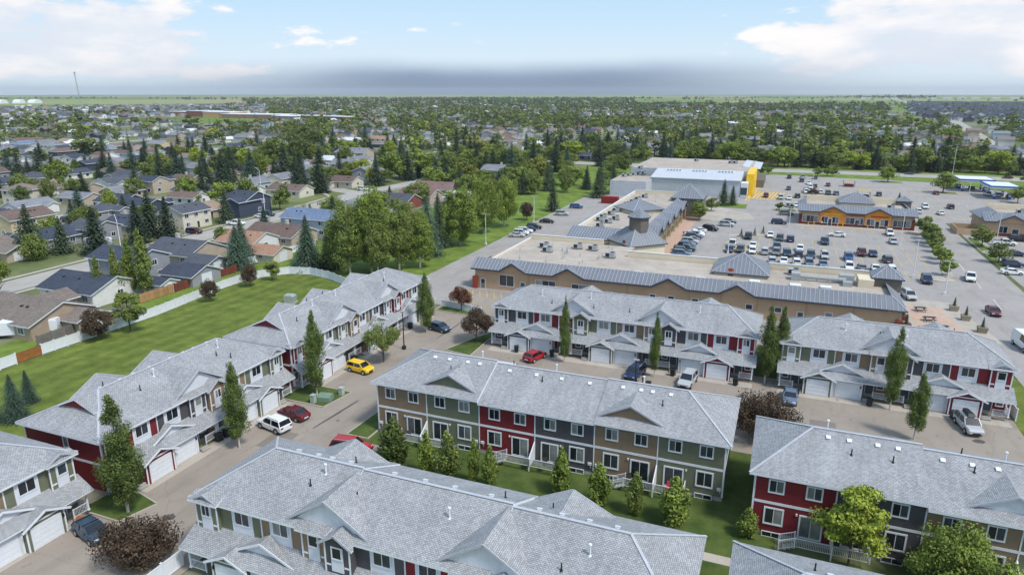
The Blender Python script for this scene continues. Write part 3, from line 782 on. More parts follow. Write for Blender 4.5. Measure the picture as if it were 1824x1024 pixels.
        for si, (x0, x1) in enumerate(segs):
            if x1-x0 < Wd*1.5: continue
            xc = (x0+x1)/2; w = 3.05; dd = 1.9
            dk = ob('deck', cached(('deck', w, dd), lambda: (lambda b: (b.box(-w,0,.52,w,dd,.66,0), b.box(-w,dd-.05,.12,w,dd,.52,1), b.box(-w,0,.12,-w+.05,dd,.52,1), b.box(w-.05,0,.12,w,dd,.52,1), b.done('deck', ['found','white2']))[1])(MB())), T, (xc, D+.01, 0))
            ob('railing', rail_mesh(3.0), dk, (-w+.02, dd-.06, .66)); ob('railing', rail_mesh(3.0), dk, (.03, dd-.06, .66))
            ob('railing', rail_mesh(dd-.2), dk, (-w+.05, .1, .66), PI/2)
            sx = w-.02
            ob('railing', rail_mesh(1.3, .95, -.45), dk, (sx, dd-.05, .66)); ob('railing', rail_mesh(1.3, .95, -.45), dk, (sx, dd-1.05, .66))
            for q in range(3): ob('step', tube_mesh('deck_step', lambda b: b.box(0,-.9,-.05,.3,-.06,0), ['found']), dk, (sx+.32*q, dd-.08, .5-.17*q))
            ob('privacy_screen', tube_mesh('privacy_screen', lambda b: (b.prism([(-.04,0,.66),(-.04,dd,.66),(-.04,dd,1.55),(-.04,0,2.75)], (.08,0,0)), b.bar((0,0,2.78),(0,dd,1.58),.12,.06), b.box(-.06,dd-.1,.1,.06,dd,1.6)), ['white']), dk, (0,0,0))
    # side windows on the ends
    for x, fc in ((-.002, -PI/2), (Lx+.002, PI/2)):
        window(T, x, D*.45, 4.7, .6, 1.3, fc, 0, .1)
    R = ob('roof', RF.done('roof', ['shingle', 'white']), T)
    ob('ridge_cap', CAP.done('ridge_cap', [MATS.get('cap') or MATS.setdefault('cap', simple('ridge_shingle', lin((178, 182, 190)), .85, .1, 3))]), R, kind='stuff')
    for c, m in PED: ob('gable_wall', m.done('gable_wall', ['siding']), T, color=TC[c])
    for si, (x0, x1) in enumerate(segs):
        d = dz[si]; ze = ZE+d
        def zroof(y): return ze+sl*(min(y, D-y)+o_)
        hl = 5 if (si == 0 and hips[0]) else .6; hr = 5 if (si == len(segs)-1 and hips[1]) else .6
        for q in range(4):
            x = x0+hl+(x1-x0-hl-hr)*(q+.5)/4+rnd.uniform(-.4, .4); y = ym+.95
            o1 = ob('roof_vent', vent_mesh(), R, (x, y, zroof(y)-.03)); o1.rotation_euler = (-math.atan(sl), 0, 0)
        for q in range(2):
            x = rnd.uniform(x0+hl, x1-hr); y = rnd.choice((ym-2.4, ym+2.4, ym-3.6, ym+1.6)); ob('vent_pipe', pipe_mesh(), R, (x, y, zroof(y)-.02))
        x = rnd.uniform(x0+hl, x1-hr); y = ym-rnd.uniform(.8, 2.2)
        ob('flue', flue_mesh(), R, (x, y, zroof(y)-.05))
    return T
V0 = 38.05
townhouse('townhouse block with shingled roof filling the bottom edge, olive, tan, grey and red upper walls', (-44.5, 38.1), 0, 6, 6.85, 10.5, ['olive','tan','grey','red','olive','tan'], back=False,
          dz=[.12,0,-.25], back_gables=[(9.5,'tan'),(30.8,'tan')], seed=1, zr=2.75)
townhouse('rear of six-unit townhouse row with white decks over the courtyard lawn', (-2.65, 75.3), PI, 6, 6.74, 11.0, ['olive','tan','grey','red','olive','tan'], front=False,
          dz=[.14,0,.28], back_gables=[(9.9,'tan'),(31.0,'olive')], seed=2)
townhouse('rear of townhouse row whose dark red and charcoal units have a higher roof', (28.0, 71.4), PI, 4, 6.95, 11.2, ['olive','tan','grey','red'], front=False, dz=[-.28,.12], back_gables=[(7.6,'white')], seed=3)
townhouse('six-unit townhouse row facing the parking court with charcoal end unit and white garage doors', (-42.1, 98.3), 0, 6, 6.77, 10.6, ['grey','red','olive','tan','grey','red'], back=False, dz=[0,0,0], seed=4, back_gables=[(13.5,'white'),(33,'white')])
townhouse('four-unit townhouse row with olive end unit and dark red end unit facing the shared driveway', (2.0, 97.7), 0, 4, 6.83, 10.6, ['olive','tan','grey','red'], back=False, seed=5, back_gables=[(9,'white'),(20,'white')])
townhouse('dark red ended townhouse row with a red gablet beside the striped lawn', (-61.3, 42.0), PI/2, 4, 6.7, 11.4, ['red','grey','tan','olive'], back=False, seed=6, gablet='red', P=1.5, back_gables=[(8.6,'white'),(16.5,'white')])
townhouse('six-unit townhouse row running along the lane towards the service road', (-60.9, 70.55), PI/2, 6, 6.42, 11.0, ['red','olive','tan','grey','red','olive'], back=False, seed=7, gablet='red', P=1.5, back_gables=[(10.5,'white'),(19,'white'),(30,'white')])
townhouse('olive townhouse block cut off by the picture corner beside the parked dark blue car', (-61.8, 13.6), PI/2, 4, 6.4, 11.4, ['tan','grey','tan','olive'], back=False, seed=8, P=1.5)
townhouse('pale roof corner of a townhouse block at the bottom edge past the footpath', (-.4, 38.1), 0, 4, 6.8, 10.3, ['olive','tan','grey','red'], back=False, front=False, seed=9)

# ------------------------------------------------------------------ shopping centre
def hvac_mesh():
    return tube_mesh('rooftop_unit', lambda b: (b.box(-1,-.8,.15,1,.8,1.2), b.box(-.9,-.82,.3,-.1,-.8,1.1,1), b.tube((.45,0,1.2),(.45,0,1.32),.5,.5,10,1), b.box(-1.05,-.85,.0,1.05,.85,.14,1)), ['steel','black'])
def hatch_mesh(): return tube_mesh('roof_hatch', lambda b: (b.box(-.9,-.7,0,.9,.7,.3), b.box(-.95,-.75,.3,.95,.75,.38)), ['white'])
def hip_tower(T, cx, cy, hw, rot, z0, z1, wallmat, walls=(0, 5), hw2=0.0, nm='hip_roof', color=None, overhang=.6):
    """pyramid roof of standing seam metal on a square wall box, in the parent's frame"""
    R = Matrix.Rotation(rot, 3, 'Z')
    def pt(x, y, z): q = R @ Vector((x, y, 0)); return (cx+q.x, cy+q.y, z)
    b = MB(); w = hw-overhang
    b.prism([pt(-w,-w,walls[0]), pt(w,-w,walls[0]), pt(w,w,walls[0]), pt(-w,w,walls[0])], (0,0,walls[1]-walls[0]))
    ob('tower_wall', b.done('tower_wall', [wallmat]), T, **({'color': color} if color else {}))
    b = MB(); sm = MB()
    cs = [(-1,-1),(1,-1),(1,1),(-1,1)]
    for i in range(4):
        a, c = cs[i], cs[(i+1) % 4]
        if hw2 > 0: f = [pt(a[0]*hw,a[1]*hw,z0), pt(c[0]*hw,c[1]*hw,z0), pt(c[0]*hw2,c[1]*hw2,z1), pt(a[0]*hw2,a[1]*hw2,z1)]
        else: f = [pt(a[0]*hw,a[1]*hw,z0), pt(c[0]*hw,c[1]*hw,z0), pt(0,0,z1)]
        b.slab(f, .22, 0, 1); sm.seams(f, .75, .07, .07)
        sm.bar(pt(a[0]*hw,a[1]*hw,z0+.05), pt(a[0]*hw2,a[1]*hw2,z1+.05), .16, .06)
    r = ob(nm, b.done(nm, ['metalroof','darktrim']), T)
    ob('standing_seam', sm.done('standing_seam', ['seam']), r, kind='stuff')
    return r
def zig_mansard(T, xs, y0, y1, ze, zt, zp, axis='x', sgn=1):
    """long sloped metal fascia whose eave breaks up into shallow gables. xs: list of (x, is_peak).  local frame: runs along x, faces -y"""
    b = MB(); sm = MB(); wl = MB()
    def A(p): return p if axis == 'x' else (sgn*p[1], p[0], p[2])
    for (xa, pa), (xb, pb) in zip(xs[:-1], xs[1:]):
        if not pa and not pb:
            f = [(xa,y0,ze),(xb,y0,ze),(xb,y1,zt),(xa,y1,zt)]
            f = [A(p) for p in f]; b.slab(f, .2, 0, 1); sm.seams(f)
        else:
            if pb: lo, pk = xa, xb
            else: lo, pk = xb, xa
            f1 = [(lo,y0,ze),(pk,y1,zp),(lo,y1,zt)]; f2 = [(lo,y0,ze),(pk,y0-.15,zp),(pk,y1,zp)]
            for f in (f1, f2):
                f = [A(p) for p in f]; b.slab(f, .2, 0, 1); sm.seams(f)
            wl.prism([A(p) for p in ((lo,y0+.55,ze-.3),(pk,y0+.55,ze-.3),(pk,y0+.55,zp-.25))], (0,.2,0) if axis == 'x' else (sgn*.2,0,0))
            bb = A((lo,y0-.02,ze-.12)); cc = A((pk,y0-.17,zp-.12)); sm.bar(bb, cc, .1, .34, 1)
        if not pa and not pb: sm.bar(A((xa,y0-.02,ze-.12)), A((xb,y0-.02,ze-.12)), .1, .3, 1)
    r = ob('mansard_roof', b.done('mansard_roof', ['metalroof','darktrim']), T)
    ob('standing_seam', sm.done('standing_seam', ['seam','darktrim']), r, kind='stuff')
    return r, wl
def mall():
    T = thing('shopping_mall', 'low tan shopping mall with flat gravel roof and grey metal mansards', 'shopping mall')
    # front wing
    F0 = 127.6
    b = MB(); b.box(-59.2, F0, -.3, 20.9, 131, 4.5); b.box(-58.4, 131, -.3, 20.6, 145.3, 5.2); b.box(-56.8, 145.3, -.3, -31, 155.4, 5.2); ob('wall', b.done('wall', ['stucco']), T)
    sheet_ = MB(); sheet_.poly([(-57,129.4,5.24),(20,129.4,5.24),(20,145.2,5.24),(-57,145.2,5.24)]); sheet_.poly([(-56.6,145.2,5.24),(-31,145.2,5.24),(-31,155.3,5.24),(-56.6,155.3,5.24)])
    ob('flat_roof', sheet_.done('flat_roof', ['gravelroof']), T)
    def parapet(x0, y0, x1, y1, z0, z1, m='cream'):
        b = MB(); b.box(x0, y0, z0, x1, y1, z1); b.box(x0-.06, y0-.06, z1, x1+.06, y1+.06, z1+.08, 1); ob('parapet', b.done('parapet', [m, 'white2']), T)
    parapet(-30.5, 145.4, -11.5, 145.8, 4.8, 6.5); parapet(-1.2, 145.4, 18.4, 145.8, 4.8, 6.5)
    parapet(-57, 155.4, -38.5, 155.8, 4.8, 6.4); parapet(-57, 131.2, -56.7, 155.3, 4.8, 5.6)
    peaks = [(-59.9,0),(-53.4,0),(-50.6,1),(-47.6,0),(-41.8,0),(-38.6,1),(-35.2,0),(-21.8,0),(-18.6,1),(-15.2,0),(-9.2,0),(-6.2,1),(-3.0,0),(18.6,0)]
    r, wl = zig_mansard(T, peaks, F0-.75, 129.9, 4.35, 6.15, 6.15)
    ob('gable_wall', wl.done('gable_wall', ['stucco']), T, kind='stuff')
    b = MB(); sm = MB()
    for f in ([(-59.9,F0-.75,4.35),(-57.2,129.9,6.15),(-57.2,132,6.15),(-59.9,134.5,4.35)], [(18.6,F0-.75,4.35),(21.6,F0-.75,4.35),(19.2,129.9,6.15),(18.6,129.9,6.15)],
              [(21.6,F0-.75,4.35),(21.6,147,4.35),(19.2,144.6,6.15),(19.2,129.9,6.15)]):
        b.slab(f, .2, 0, 1); sm.seams(f)
    sm.bar((21.6,F0-.75,4.25),(21.6,147,4.25),.1,.3); sm.bar((21.6,F0-.75,4.4),(19.2,129.9,6.2),.14,.06)
    rr = ob('mansard_roof', b.done('mansard_roof', ['metalroof','darktrim']), T); ob('standing_seam', sm.done('standing_seam', ['seam']), rr, kind='stuff')
    # windows and doors in the front wall
    for x, w, h, z, mu in ((-52.0,3.2,2.3,1.0,1),(-43.4,4.2,2.4,.6,2),(-35.6,4.4,2.5,.4,2)): window(T, x, F0, z, w, h, 0, mu, .09)
    for x in (-21.5,-18,-13.5,-3.8,1.2,9.6): window(T, x, F0, 1.6, 1.1, .9, 0, 0, .09)
    for x in (-48.4,-30,-19.8,-8,5,14.5): ob('door', door_mesh(1.0, 2.1), T, (x, F0-.004, 0), color=lin((110,112,110)))
    b = MB()
    for x in (-47.2,-41,-34.6,-26.5,-14.8,-8.8,-2.4,6,13.5): b.tube((x,F0-.1,.1),(x,F0-.1,4.2),.06)
    ob('downspout', b.done('downspout', ['stucco']), T, kind='stuff')
    ob('brick_pier', tube_mesh('brick_pier', lambda b: b.box(-.5,-.5,0,.5,.5,2.6), ['obj']), T, (-59.0, F0-.3, 0), color=lin((140,62,48)))
    ob('brick_pier', tube_mesh('brick_pier', lambda b: None, ['obj']), T, (20.6, F0-.3, 0), color=lin((120,62,48)))
    ob('door', door_mesh(1.0, 2.1), T, (-57.4, F0-.004, 0), color=lin((120,120,112)))
    # hip towers and the clock-less lantern
    hip_tower(T, -32.3, 164.3, 5.35, PI/4, 4.9, 8.4, 'cream', (0, 4.8), 1.85, overhang=.5)
    b = MB(); b.box(-38.9,157.9,0,-38.6,158,1); 
    R = Matrix.Rotation(PI/8, 3, 'Z')
    oc = [( -31.9+2.35*math.cos(PI/8+PI/4*i), 163.6+2.35*math.sin(PI/8+PI/4*i)) for i in range(8)]
    b = MB(); b.prism([(x,y,7.6) for x,y in oc], (0,0,3.6)); 
    for i in range(8):
        a, c = oc[i], oc[(i+1)%8]
        for q in range(4): t = q/4; b.bar((a[0]+(c[0]-a[0])*t, a[1]+(c[1]-a[1])*t, 7.6), (a[0]+(c[0]-a[0])*t, a[1]+(c[1]-a[1])*t, 11.2), .07, .05)
    ob('lantern_wall', b.done('lantern_wall', [MATS.setdefault('towergrey', simple('ribbed_grey_cladding', lin((112,106,98)), .8, .08, 1))]), T)
    b = MB(); sm = MB(); o2 = [(-31.9+2.85*math.cos(PI/8+PI/4*i), 163.6+2.85*math.sin(PI/8+PI/4*i)) for i in range(8)]
    for i in range(8):
        a, c = o2[i], o2[(i+1)%8]; f = [(a[0],a[1],11.2),(c[0],c[1],11.2),(-31.9,163.6,13.2)]; b.slab(f,.3,0,1); sm.seams(f)
    r = ob('lantern_roof', b.done('lantern_roof', ['metalroof','darktrim']), T); ob('standing_seam', sm.done('standing_seam', ['seam']), r, kind='stuff')
    ob('roof_access_door', tube_mesh('roof_access_door', lambda b: b.box(-.5,-.06,0,.5,0,1.5), ['obj']), T, (-34.4, 159.35, 5.3-.9), -PI/4, color=lin((150,66,48)))
    hip_tower(T, -6.3, 141.8, 5.4, 0, 5.9, 9.0, 'cream', (5, 5.9), 0, overhang=.45)
    ob('roof_access_door', tube_mesh('roof_access_door', lambda b: None, ['obj']), T, (-8.1, 136.84, 5.26), 0, color=lin((160,66,44)))
    hip_tower(T, 19.6, 141.0, 2.7, 0, 7.0, 8.9, MATS['towergrey'], (4.5, 7.0), 0, overhang=.4)
    b = MB(); b.box(14.6,137.2,5.2,17.2,141.6,6.7); ob('stair_bulkhead', b.done('stair_bulkhead', ['cream']), T)
    # west wing
    b = MB(); b.box(-49.7,171,-.3,-31.2,245,5.0); b.box(-49.6,165.2,-.3,-34,171,3.9); ob('wall', b.done('wall', ['stucco']), T)
    b = MB(); b.poly([(-49.5,172,5.04),(-31.4,172,5.04),(-31.4,244.8,5.04),(-49.5,244.8,5.04)]); ob('flat_roof', b.done('flat_roof', ['gravelroof']), T)
    parapet(-50.0,172,-49.5,245,4.8,5.9); parapet(-49.5,244.8,-31,245.2,4.8,6.3)
    r, wl = zig_mansard(T, [(-51.0,0),(-33,0)], 165.6, 171.9, 4.2, 6.2, 6.2)
    pts = [(170,0),(176,0),(179,1),(182,0),(186,0),(189,1),(192,0),(197,0),(200,1),(203,0),(208,0),(212,1),(216,0),(222,0),(225,1),(228,0),(231,0)]
    r, wl = zig_mansard(T, pts, 28.9, 32.6, 4.3, 6.3, 6.3, 'y', -1)
    ob('gable_wall', wl.done('gable_wall', ['stucco']), T, kind='stuff')
    for i in range(16):
        v = 171+i*3.8
        ob('shop_window', tube_mesh('shop_window', lambda b: (b.box(0,0,.5,.08,2.6,2.9,1), b.box(0,-.08,.3,.12,0,3.0), b.box(0,2.6,.3,.12,2.68,3.0), b.box(0,0,2.9,.12,2.6,3.05), b.box(0,1.25,.5,.12,1.35,2.9)), ['white2','glass']), T, (-31.18, v, 0))
        if i % 2: ob('canopy_post', tube_mesh('canopy_post', lambda b: b.box(-.2,-.2,0,.2,.2,4.2), ['stucco']), T, (-29.3, v-.6, 0))
    hip_tower(T, -40.6, 207, 5.6, PI/4, 6.2, 8.8, 'cream', (4.9, 6.2), 0, overhang=.5)
    hip_tower(T, -29.6, 236.5, 5.4, 0, 6.2, 10.4, MATS['towergrey'], (0, 6.1), 0, overhang=.4)
    # rooftop plant
    for x, y, r_ in ((-50.5,147.5,0),(-48.4,143.5,0),(-43,149.3,.2),(-39.2,148.8,0),(-33.8,143.2,0),(3.4,142.6,0)): ob('rooftop_unit', hvac_mesh(), T, (x,y,5.25), r_)
    for x, y in ((-47.5,130.9),(-30,131.2),(-25.2,131.5),(-13.2,131.5),(-3.4,133.4),(3.8,133.4),(9,134)): ob('roof_hatch', hatch_mesh(), T, (x,y,5.25))
    for x, y in ((-45.2,178),(-44.5,184.5),(-47.6,187),(-47.8,191.6),(-43.8,190.2),(-47,198),(-47,204),(-47,210.5),(-46.5,217),(-45.8,223),(-45.5,229.5),(-44.5,236)): ob('rooftop_unit', hvac_mesh(), T, (x,y,5.05), .1)
    b = MB(); b.tube((4.6,138.6,6.0),(12.6,138.6,6.0),.42,.42,10); b.box(3,137.6,5.25,4.6,139.8,6.7); b.box(11.4,138.6,5.25,14,140.6,6.9); b.box(12,136.6,5.25,13.6,138,6.1)
    for x in (5.5,7.5,9.5): b.box(x,138.4,5.25,x+.2,138.8,5.8)
    ob('duct_run', b.done('duct_run', ['steel']), T)
    for i in range(26):
        x, y = random.uniform(-55,-34), random.uniform(133,154)
        ob('roof_pipe', tube_mesh('roof_pipe', lambda b: (b.tube((0,0,0),(0,0,.7),.07), b.box(-.2,-.2,0,.2,.2,.1)), ['steel']), T, (x,y,5.24))
    for i in range(12): ob('roof_pipe', tube_mesh('roof_pipe', lambda b: None, ['steel']), T, (random.uniform(-48,-35), random.uniform(176,242),5.04))
mall()
def boxstore():
    T = thing('grocery_store', 'large pale grey box store with white sloped roof and yellow entrance frame', 'supermarket')
    MATS['clad'] = m_siding('pale_metal_cladding', .9); g = lin((188,192,200))
    b = MB(); b.box(-65.6,272,-.3,-51,292,5.9); ob('wall', b.done('wall', ['clad']), T, color=g)
    b = MB(); b.poly([(-65.4,272.2,5.94),(-51.2,272.2,5.94),(-51.2,284.5,5.94),(-51.2,292,5.94),(-65.4,292,5.94)]); ob('flat_roof', b.done('flat_roof', ['gravelroof']), T)
    b = MB(); b.box(-51,284.6,-.3,-16.2,330,6.5); ob('wall', b.done('wall', ['clad']), T, color=g)
    b = MB(); b.slab([(-51.6,284.0,6.6),(-16,284.0,6.6),(-16,300,8.7),(-51.6,300,8.7)], .25, 0, 1); ob('sloped_roof', b.done('sloped_roof', [MATS.setdefault('paleroof', simple('pale_roof_sheet', lin((190,194,202)), .6, .06, .4)),'white2']), T)
    b = MB(); b.prism([(-16.1,284.2,6.3),(-16.1,300,8.5),(-16.1,300,6.3)], (.05,0,0)); ob('gable_wall', b.done('gable_wall', ['clad']), T, color=g)
    b = MB(); b.box(-63,300,5,-13.4,350,8.5); ob('wall', b.done('wall', ['clad']), T, color=g)
    b = MB(); b.poly([(-62.8,300.2,8.54),(-13.6,300.2,8.54),(-13.6,349.8,8.54),(-62.8,349.8,8.54)]); ob('flat_roof', b.done('flat_roof', ['gravelroof']), T)
    b = MB(); b.slab([(-18,318,8.9),(-10.4,318,8.0),(-10.4,350,8.0),(-18,350,8.9)], .2, 0, 0); ob('entrance_canopy', b.done('entrance_canopy', [MATS['paleroof']]), T)
    for x in (-44,-33.5,-23):
        s_ = ob('skylight', tube_mesh('skylight', lambda b: b.box(-3.2,-1.4,0,3.2,1.4,.18), ['white']), T, (x, 296.5, 8.28)); s_.rotation_euler = (math.atan(2.1/16),0,0)
        for i in range(5):
            for j in range(2): ob('skylight_pane', tube_mesh('skylight_pane', lambda b: b.box(-.5,-.52,.18,.5,.52,.22), [MATS.setdefault('skyblue', simple('blue_skylight_glass', lin((86,112,150)), .2, .2, 1, .7))]), s_, (-2.5+i*1.25, -.62+j*1.2, 0))
    for x, y in ((-40,338),(-22,334),(-24,333),(-58,295)): ob('rooftop_unit', hvac_mesh(), T, (x,y,8.54), 0)
    for i in range(7): ob('rooftop_unit', hvac_mesh(), T, (-63+i*1.4, 286+i*3.2, 5.94), .3)
    Y = MATS['yellowwall'] = simple('yellow_panel', lin((238,192,30)), .5, .04, .6)
    b = MB()
    b.box(-14.4,290.5,0,-11.6,298.5,8.6); b.box(-14.4,304,0,-11.6,319,8.6); b.box(-14.4,298.5,5.4,-11.6,304,8.6)
    b.box(-16.2,290,0,-13.4,291,5)
    ob('entrance_frame', b.done('entrance_frame', [Y]), T)
    b = MB(); b.box(-16,284.8,0,-13.4,291.4,5.6); b.box(-15.9,284.7,1.0,-13.5,284.8,3.8,1); ob('vestibule', b.done('vestibule', ['white2','darktrim']), T)
    b = MB(); b.box(-13.3,318,0,-8.5,345,3.2); ob('storefront', b.done('storefront', [MATS['towergrey']]), T)
boxstore()
def shop_pad():
    T = thing('shop_building', 'orange fronted shop building with yellow and red signs in the car park', 'shop building')
    b = MB(); b.box(5.6,232.6,-.2,37.4,252,4.6); ob('wall', b.done('wall', ['stucco']), T)
    b = MB(); b.poly([(7,236.3,5.2),(36,236.3,5.2),(36,251.5,5.2),(7,251.5,5.2)]); ob('flat_roof', b.done('flat_roof', ['gravelroof']), T)
    MATS['brick'] = simple('dark_red_brick', lin((110,50,42)), .9, .25, 4); MATS['orange'] = simple('orange_wall', lin((216,138,56)), .8, .06, 1)
    b = MB(); b.box(5.5,232.42,0,37.5,232.6,.75); b.box(5.3,232.35,0,6.2,232.6,3.2); b.box(36.8,232.35,0,37.6,232.6,3.2); ob('brick_base', b.done('brick_base', ['brick']), T)
    for x0, x1 in ((11.2,18.6),(24.0,31.2)):
        b = MB(); xm = (x0+x1)/2; b.prism([(x0,232.55,.75),(x1,232.55,.75),(x1,232.55,4.4),(xm,232.55,6.0),(x0,232.55,4.4)], (0,-.35,0)); ob('gable_front', b.done('gable_front', ['orange']), T)
    r, wl = zig_mansard(T, [(4.8,0),(11.2,0),(14.9,1),(18.6,0),(24,0),(27.6,1),(31.2,0),(38.2,0)], 231.6, 236, 4.3, 6.0, 6.1)
    b = MB(); sm = MB()
    for f in ([(4.8,231.6,4.3),(4.8,252.5,4.3),(7.2,250,6),(7.2,236,6),(4.8,231.6,4.3)][0:4], [(38.2,231.6,4.3),(38.2,252.5,4.3),(35.8,250,6),(35.8,236,6)]): b.slab(f,.2,0,1); sm.seams(f)
    rr = ob('mansard_roof', b.done('mansard_roof', ['metalroof','darktrim']), T); ob('standing_seam', sm.done('standing_seam', ['seam']), rr, kind='stuff')
    for x0, x1 in ((7.4,17),(27,34)):
        b = MB(); b.box(x0,249.6,5,x1,250,6.9); ob('parapet', b.done('parapet', ['cream']), T)
    hip_tower(T, 22, 245, 5.2, 0, 6.3, 9.2, 'cream', (5, 6.3), 0, overhang=.4)
    hip_tower(T, 36.2, 250, 2.3, 0, 6.6, 8.0, MATS['towergrey'], (4, 6.6), 0, overhang=.3)
    ob('rooftop_unit', hvac_mesh(), T, (31.5,240,5.2))
    for x, w in ((8.6,4.4),(12.8,1.9),(15.8,1.9),(20,2.4),(22.9,1.4),(25.6,2.1),(29.4,2.1),(34.1,4.6)):
        y = 232.2 if (11.2 < x < 18.6 or 24 < x < 31.2) else 232.6
        window(T, x, y, .85, w, 1.9, 0, 1 if w < 3 else 3, .08)
    for x in (14.3,22.0,27.5): ob('door', door_mesh(1.1, 2.2), T, (x, 232.18 if x != 22 else 232.58, 0), color=lin((60,66,74)))
    def sign(x0, x1, z, h, y, col, seed):
        """illegible signs: letter-like strokes of uneven width, as blurred as in the photograph"""
        r_ = random.Random(seed); b = MB(); x = x0
        while x < x1:
            w = r_.uniform(.22,.4); b.box(x, y-.12, z, x+.09, y, z+h)
            k = r_.randint(0, 3)
            if k in (0, 2): b.box(x+.09, y-.12, z+h-.12, x+w, y, z+h)
            if k in (0, 1): b.box(x+.09, y-.12, z, x+w, y, z+.12)
            if k in (1, 3): b.box(x+.09, y-.12, z+h*.45, x+w, y, z+h*.45+.12)
            if k == 3: b.box(x+w-.09, y-.12, z, x+w, y, z+h)
            x += w+.14
        ob('sign', b.done('sign', ['obj']), T, color=col)
    sign(12.6,17.6,3.35,.62,232.2,lin((250,210,40)),3); sign(18.9,23.8,3.3,.45,232.58,lin((170,44,34)),5); sign(25.6,30,3.35,.42,232.2,lin((150,34,30)),8); sign(12.6,14.2,4.1,.2,232.2,lin((150,40,30)),9)
    # second building at the edge
    T = thing('shop_building', 'smaller hip-roofed shop building with brick front at the right edge', 'shop building')
    b = MB(); b.box(55.6,232.8,-.2,86,250,4.5); ob('wall', b.done('wall', ['stucco']), T)
    b = MB(); b.box(57.6,232.62,0,86,232.8,.9); ob('brick_base', b.done('brick_base', ['brick']), T)
    r, wl = zig_mansard(T, [(54.8,0),(57.8,0),(61.8,1),(65.6,0),(69.5,0),(73.5,1),(77.5,0),(86,0)], 231.8, 237, 4.3, 6.3, 6.3)
    ob('gable_wall', wl.done('gable_wall', ['stucco']), T, kind='stuff')
    b = MB(); sm = MB(); f = [(54.8,231.8,4.3),(54.8,251,4.3),(58.6,247,6.5),(58.6,237,6.5)]; b.slab(f,.2,0,1); sm.seams(f)
    rr = ob('mansard_roof', b.done('mansard_roof', ['metalroof','darktrim']), T); ob('standing_seam', sm.done('standing_seam', ['seam']), rr, kind='stuff')
    b = MB(); b.poly([(58.4,237,5.4),(86,237,5.4),(86,249.6,5.4),(58.4,249.6,5.4)]); ob('flat_roof', b.done('flat_roof', ['gravelroof']), T)
    b = MB(); b.box(58.6,249,5,86,249.5,7); ob('parapet', b.done('parapet', ['cream']), T)
    for x, w in ((60,2),(66.2,2.4),(71,3),(76,3)): window(T, x, 232.8, .95, w, 1.9, 0, 1, .08)
    ob('door', door_mesh(1.6, 2.2), T, (63, 232.78, 0), color=lin((60,70,86)))
    for x in (66,72): ob('rooftop_unit', hvac_mesh(), T, (x,243,5.4))
    b = MB(); b.box(48.5,231,0,55,231.2,1.9); b.box(48.3,231,0,48.5,240,1.9); b.box(48.3,240,0,54.6,240.2,1.9)
    t = ob('bin_enclosure', b.done('bin_enclosure', ['stucco'])); t['label'] = 'low tan wall enclosure beside the hip-roofed shop building'; t['category'] = 'enclosure'
    # fuel station canopies
    Bl = MATS['blue'] = simple('blue_fascia', lin((32,84,160)), .4, .05, 1); 
    for i, (x0, y0, x1, y1, lab) in enumerate(((67.5,335,80.5,349,'farther blue and white fuel station canopy behind the street tree'),(74,314,84,330,'nearer blue and white fuel station canopy'))):
        T = thing('fuel_canopy', lab, 'fuel canopy', group='fuel station canopies')
        b = MB(); b.box(x0,y0,4.5,x1,y1,5.3); ob('canopy_deck', b.done('canopy_deck', ['white']), T)
        b = MB(); b.box(x0-.06,y0-.06,4.85,x1+.06,y1+.06,5.32); b.box(x0+.5,y0+.5,5.32,x1-.5,y1-.5,5.38,1); ob('fascia_band', b.done('fascia_band', [Bl,'white2']), T)
        for x in (x0+2.5, x1-2.5):
            for y in (y0+3, y1-3):
                ob('post', tube_mesh('canopy_column', lambda b: b.box(-.25,-.25,0,.25,.25,4.5), ['white']), T, (x,y,0))
                ob('fuel_pump', tube_mesh('fuel_pump', lambda b: (b.box(-.4,-.9,0,.4,-.3,1.9), b.box(-.42,-.92,1.2,.42,-.28,1.6,1)), [Bl,'white']), T, (x,y,0))
    T = thing('shipping_container', 'dark red steel container at the end of the service road', 'container', (-60.2, 250.6, 0))
    b = MB(); b.box(-3.1,-1.2,.15,3.1,1.2,2.6)
    for i in range(20): x = -3+i*.31; b.box(x,-1.25,.25,x+.14,-1.2,2.5)
    ob('body', b.done('container_body', ['obj']), T, color=lin((140,40,36)))
    b = MB(); b.box(3.1,-1.15,.2,3.16,-.02,2.55); b.box(3.1,.02,.2,3.16,1.15,2.55)
    for y in (-.8,-.3,.3,.8): b.bar((3.2,y,.3),(3.2,y,2.5),.05)
    ob('door', b.done('container_door', ['obj']), T, color=lin((150,52,46)))
shop_pad()

# ------------------------------------------------------------------ labels that repeat share a group
REG = {}
def reg(o, group):
    REG.setdefault(o['label'], []).append((o, group)); return o
def ordinal(i): return ('first','second','third','fourth','fifth','sixth','seventh','eighth','ninth','tenth','eleventh','twelfth','thirteenth','fourteenth')[i]

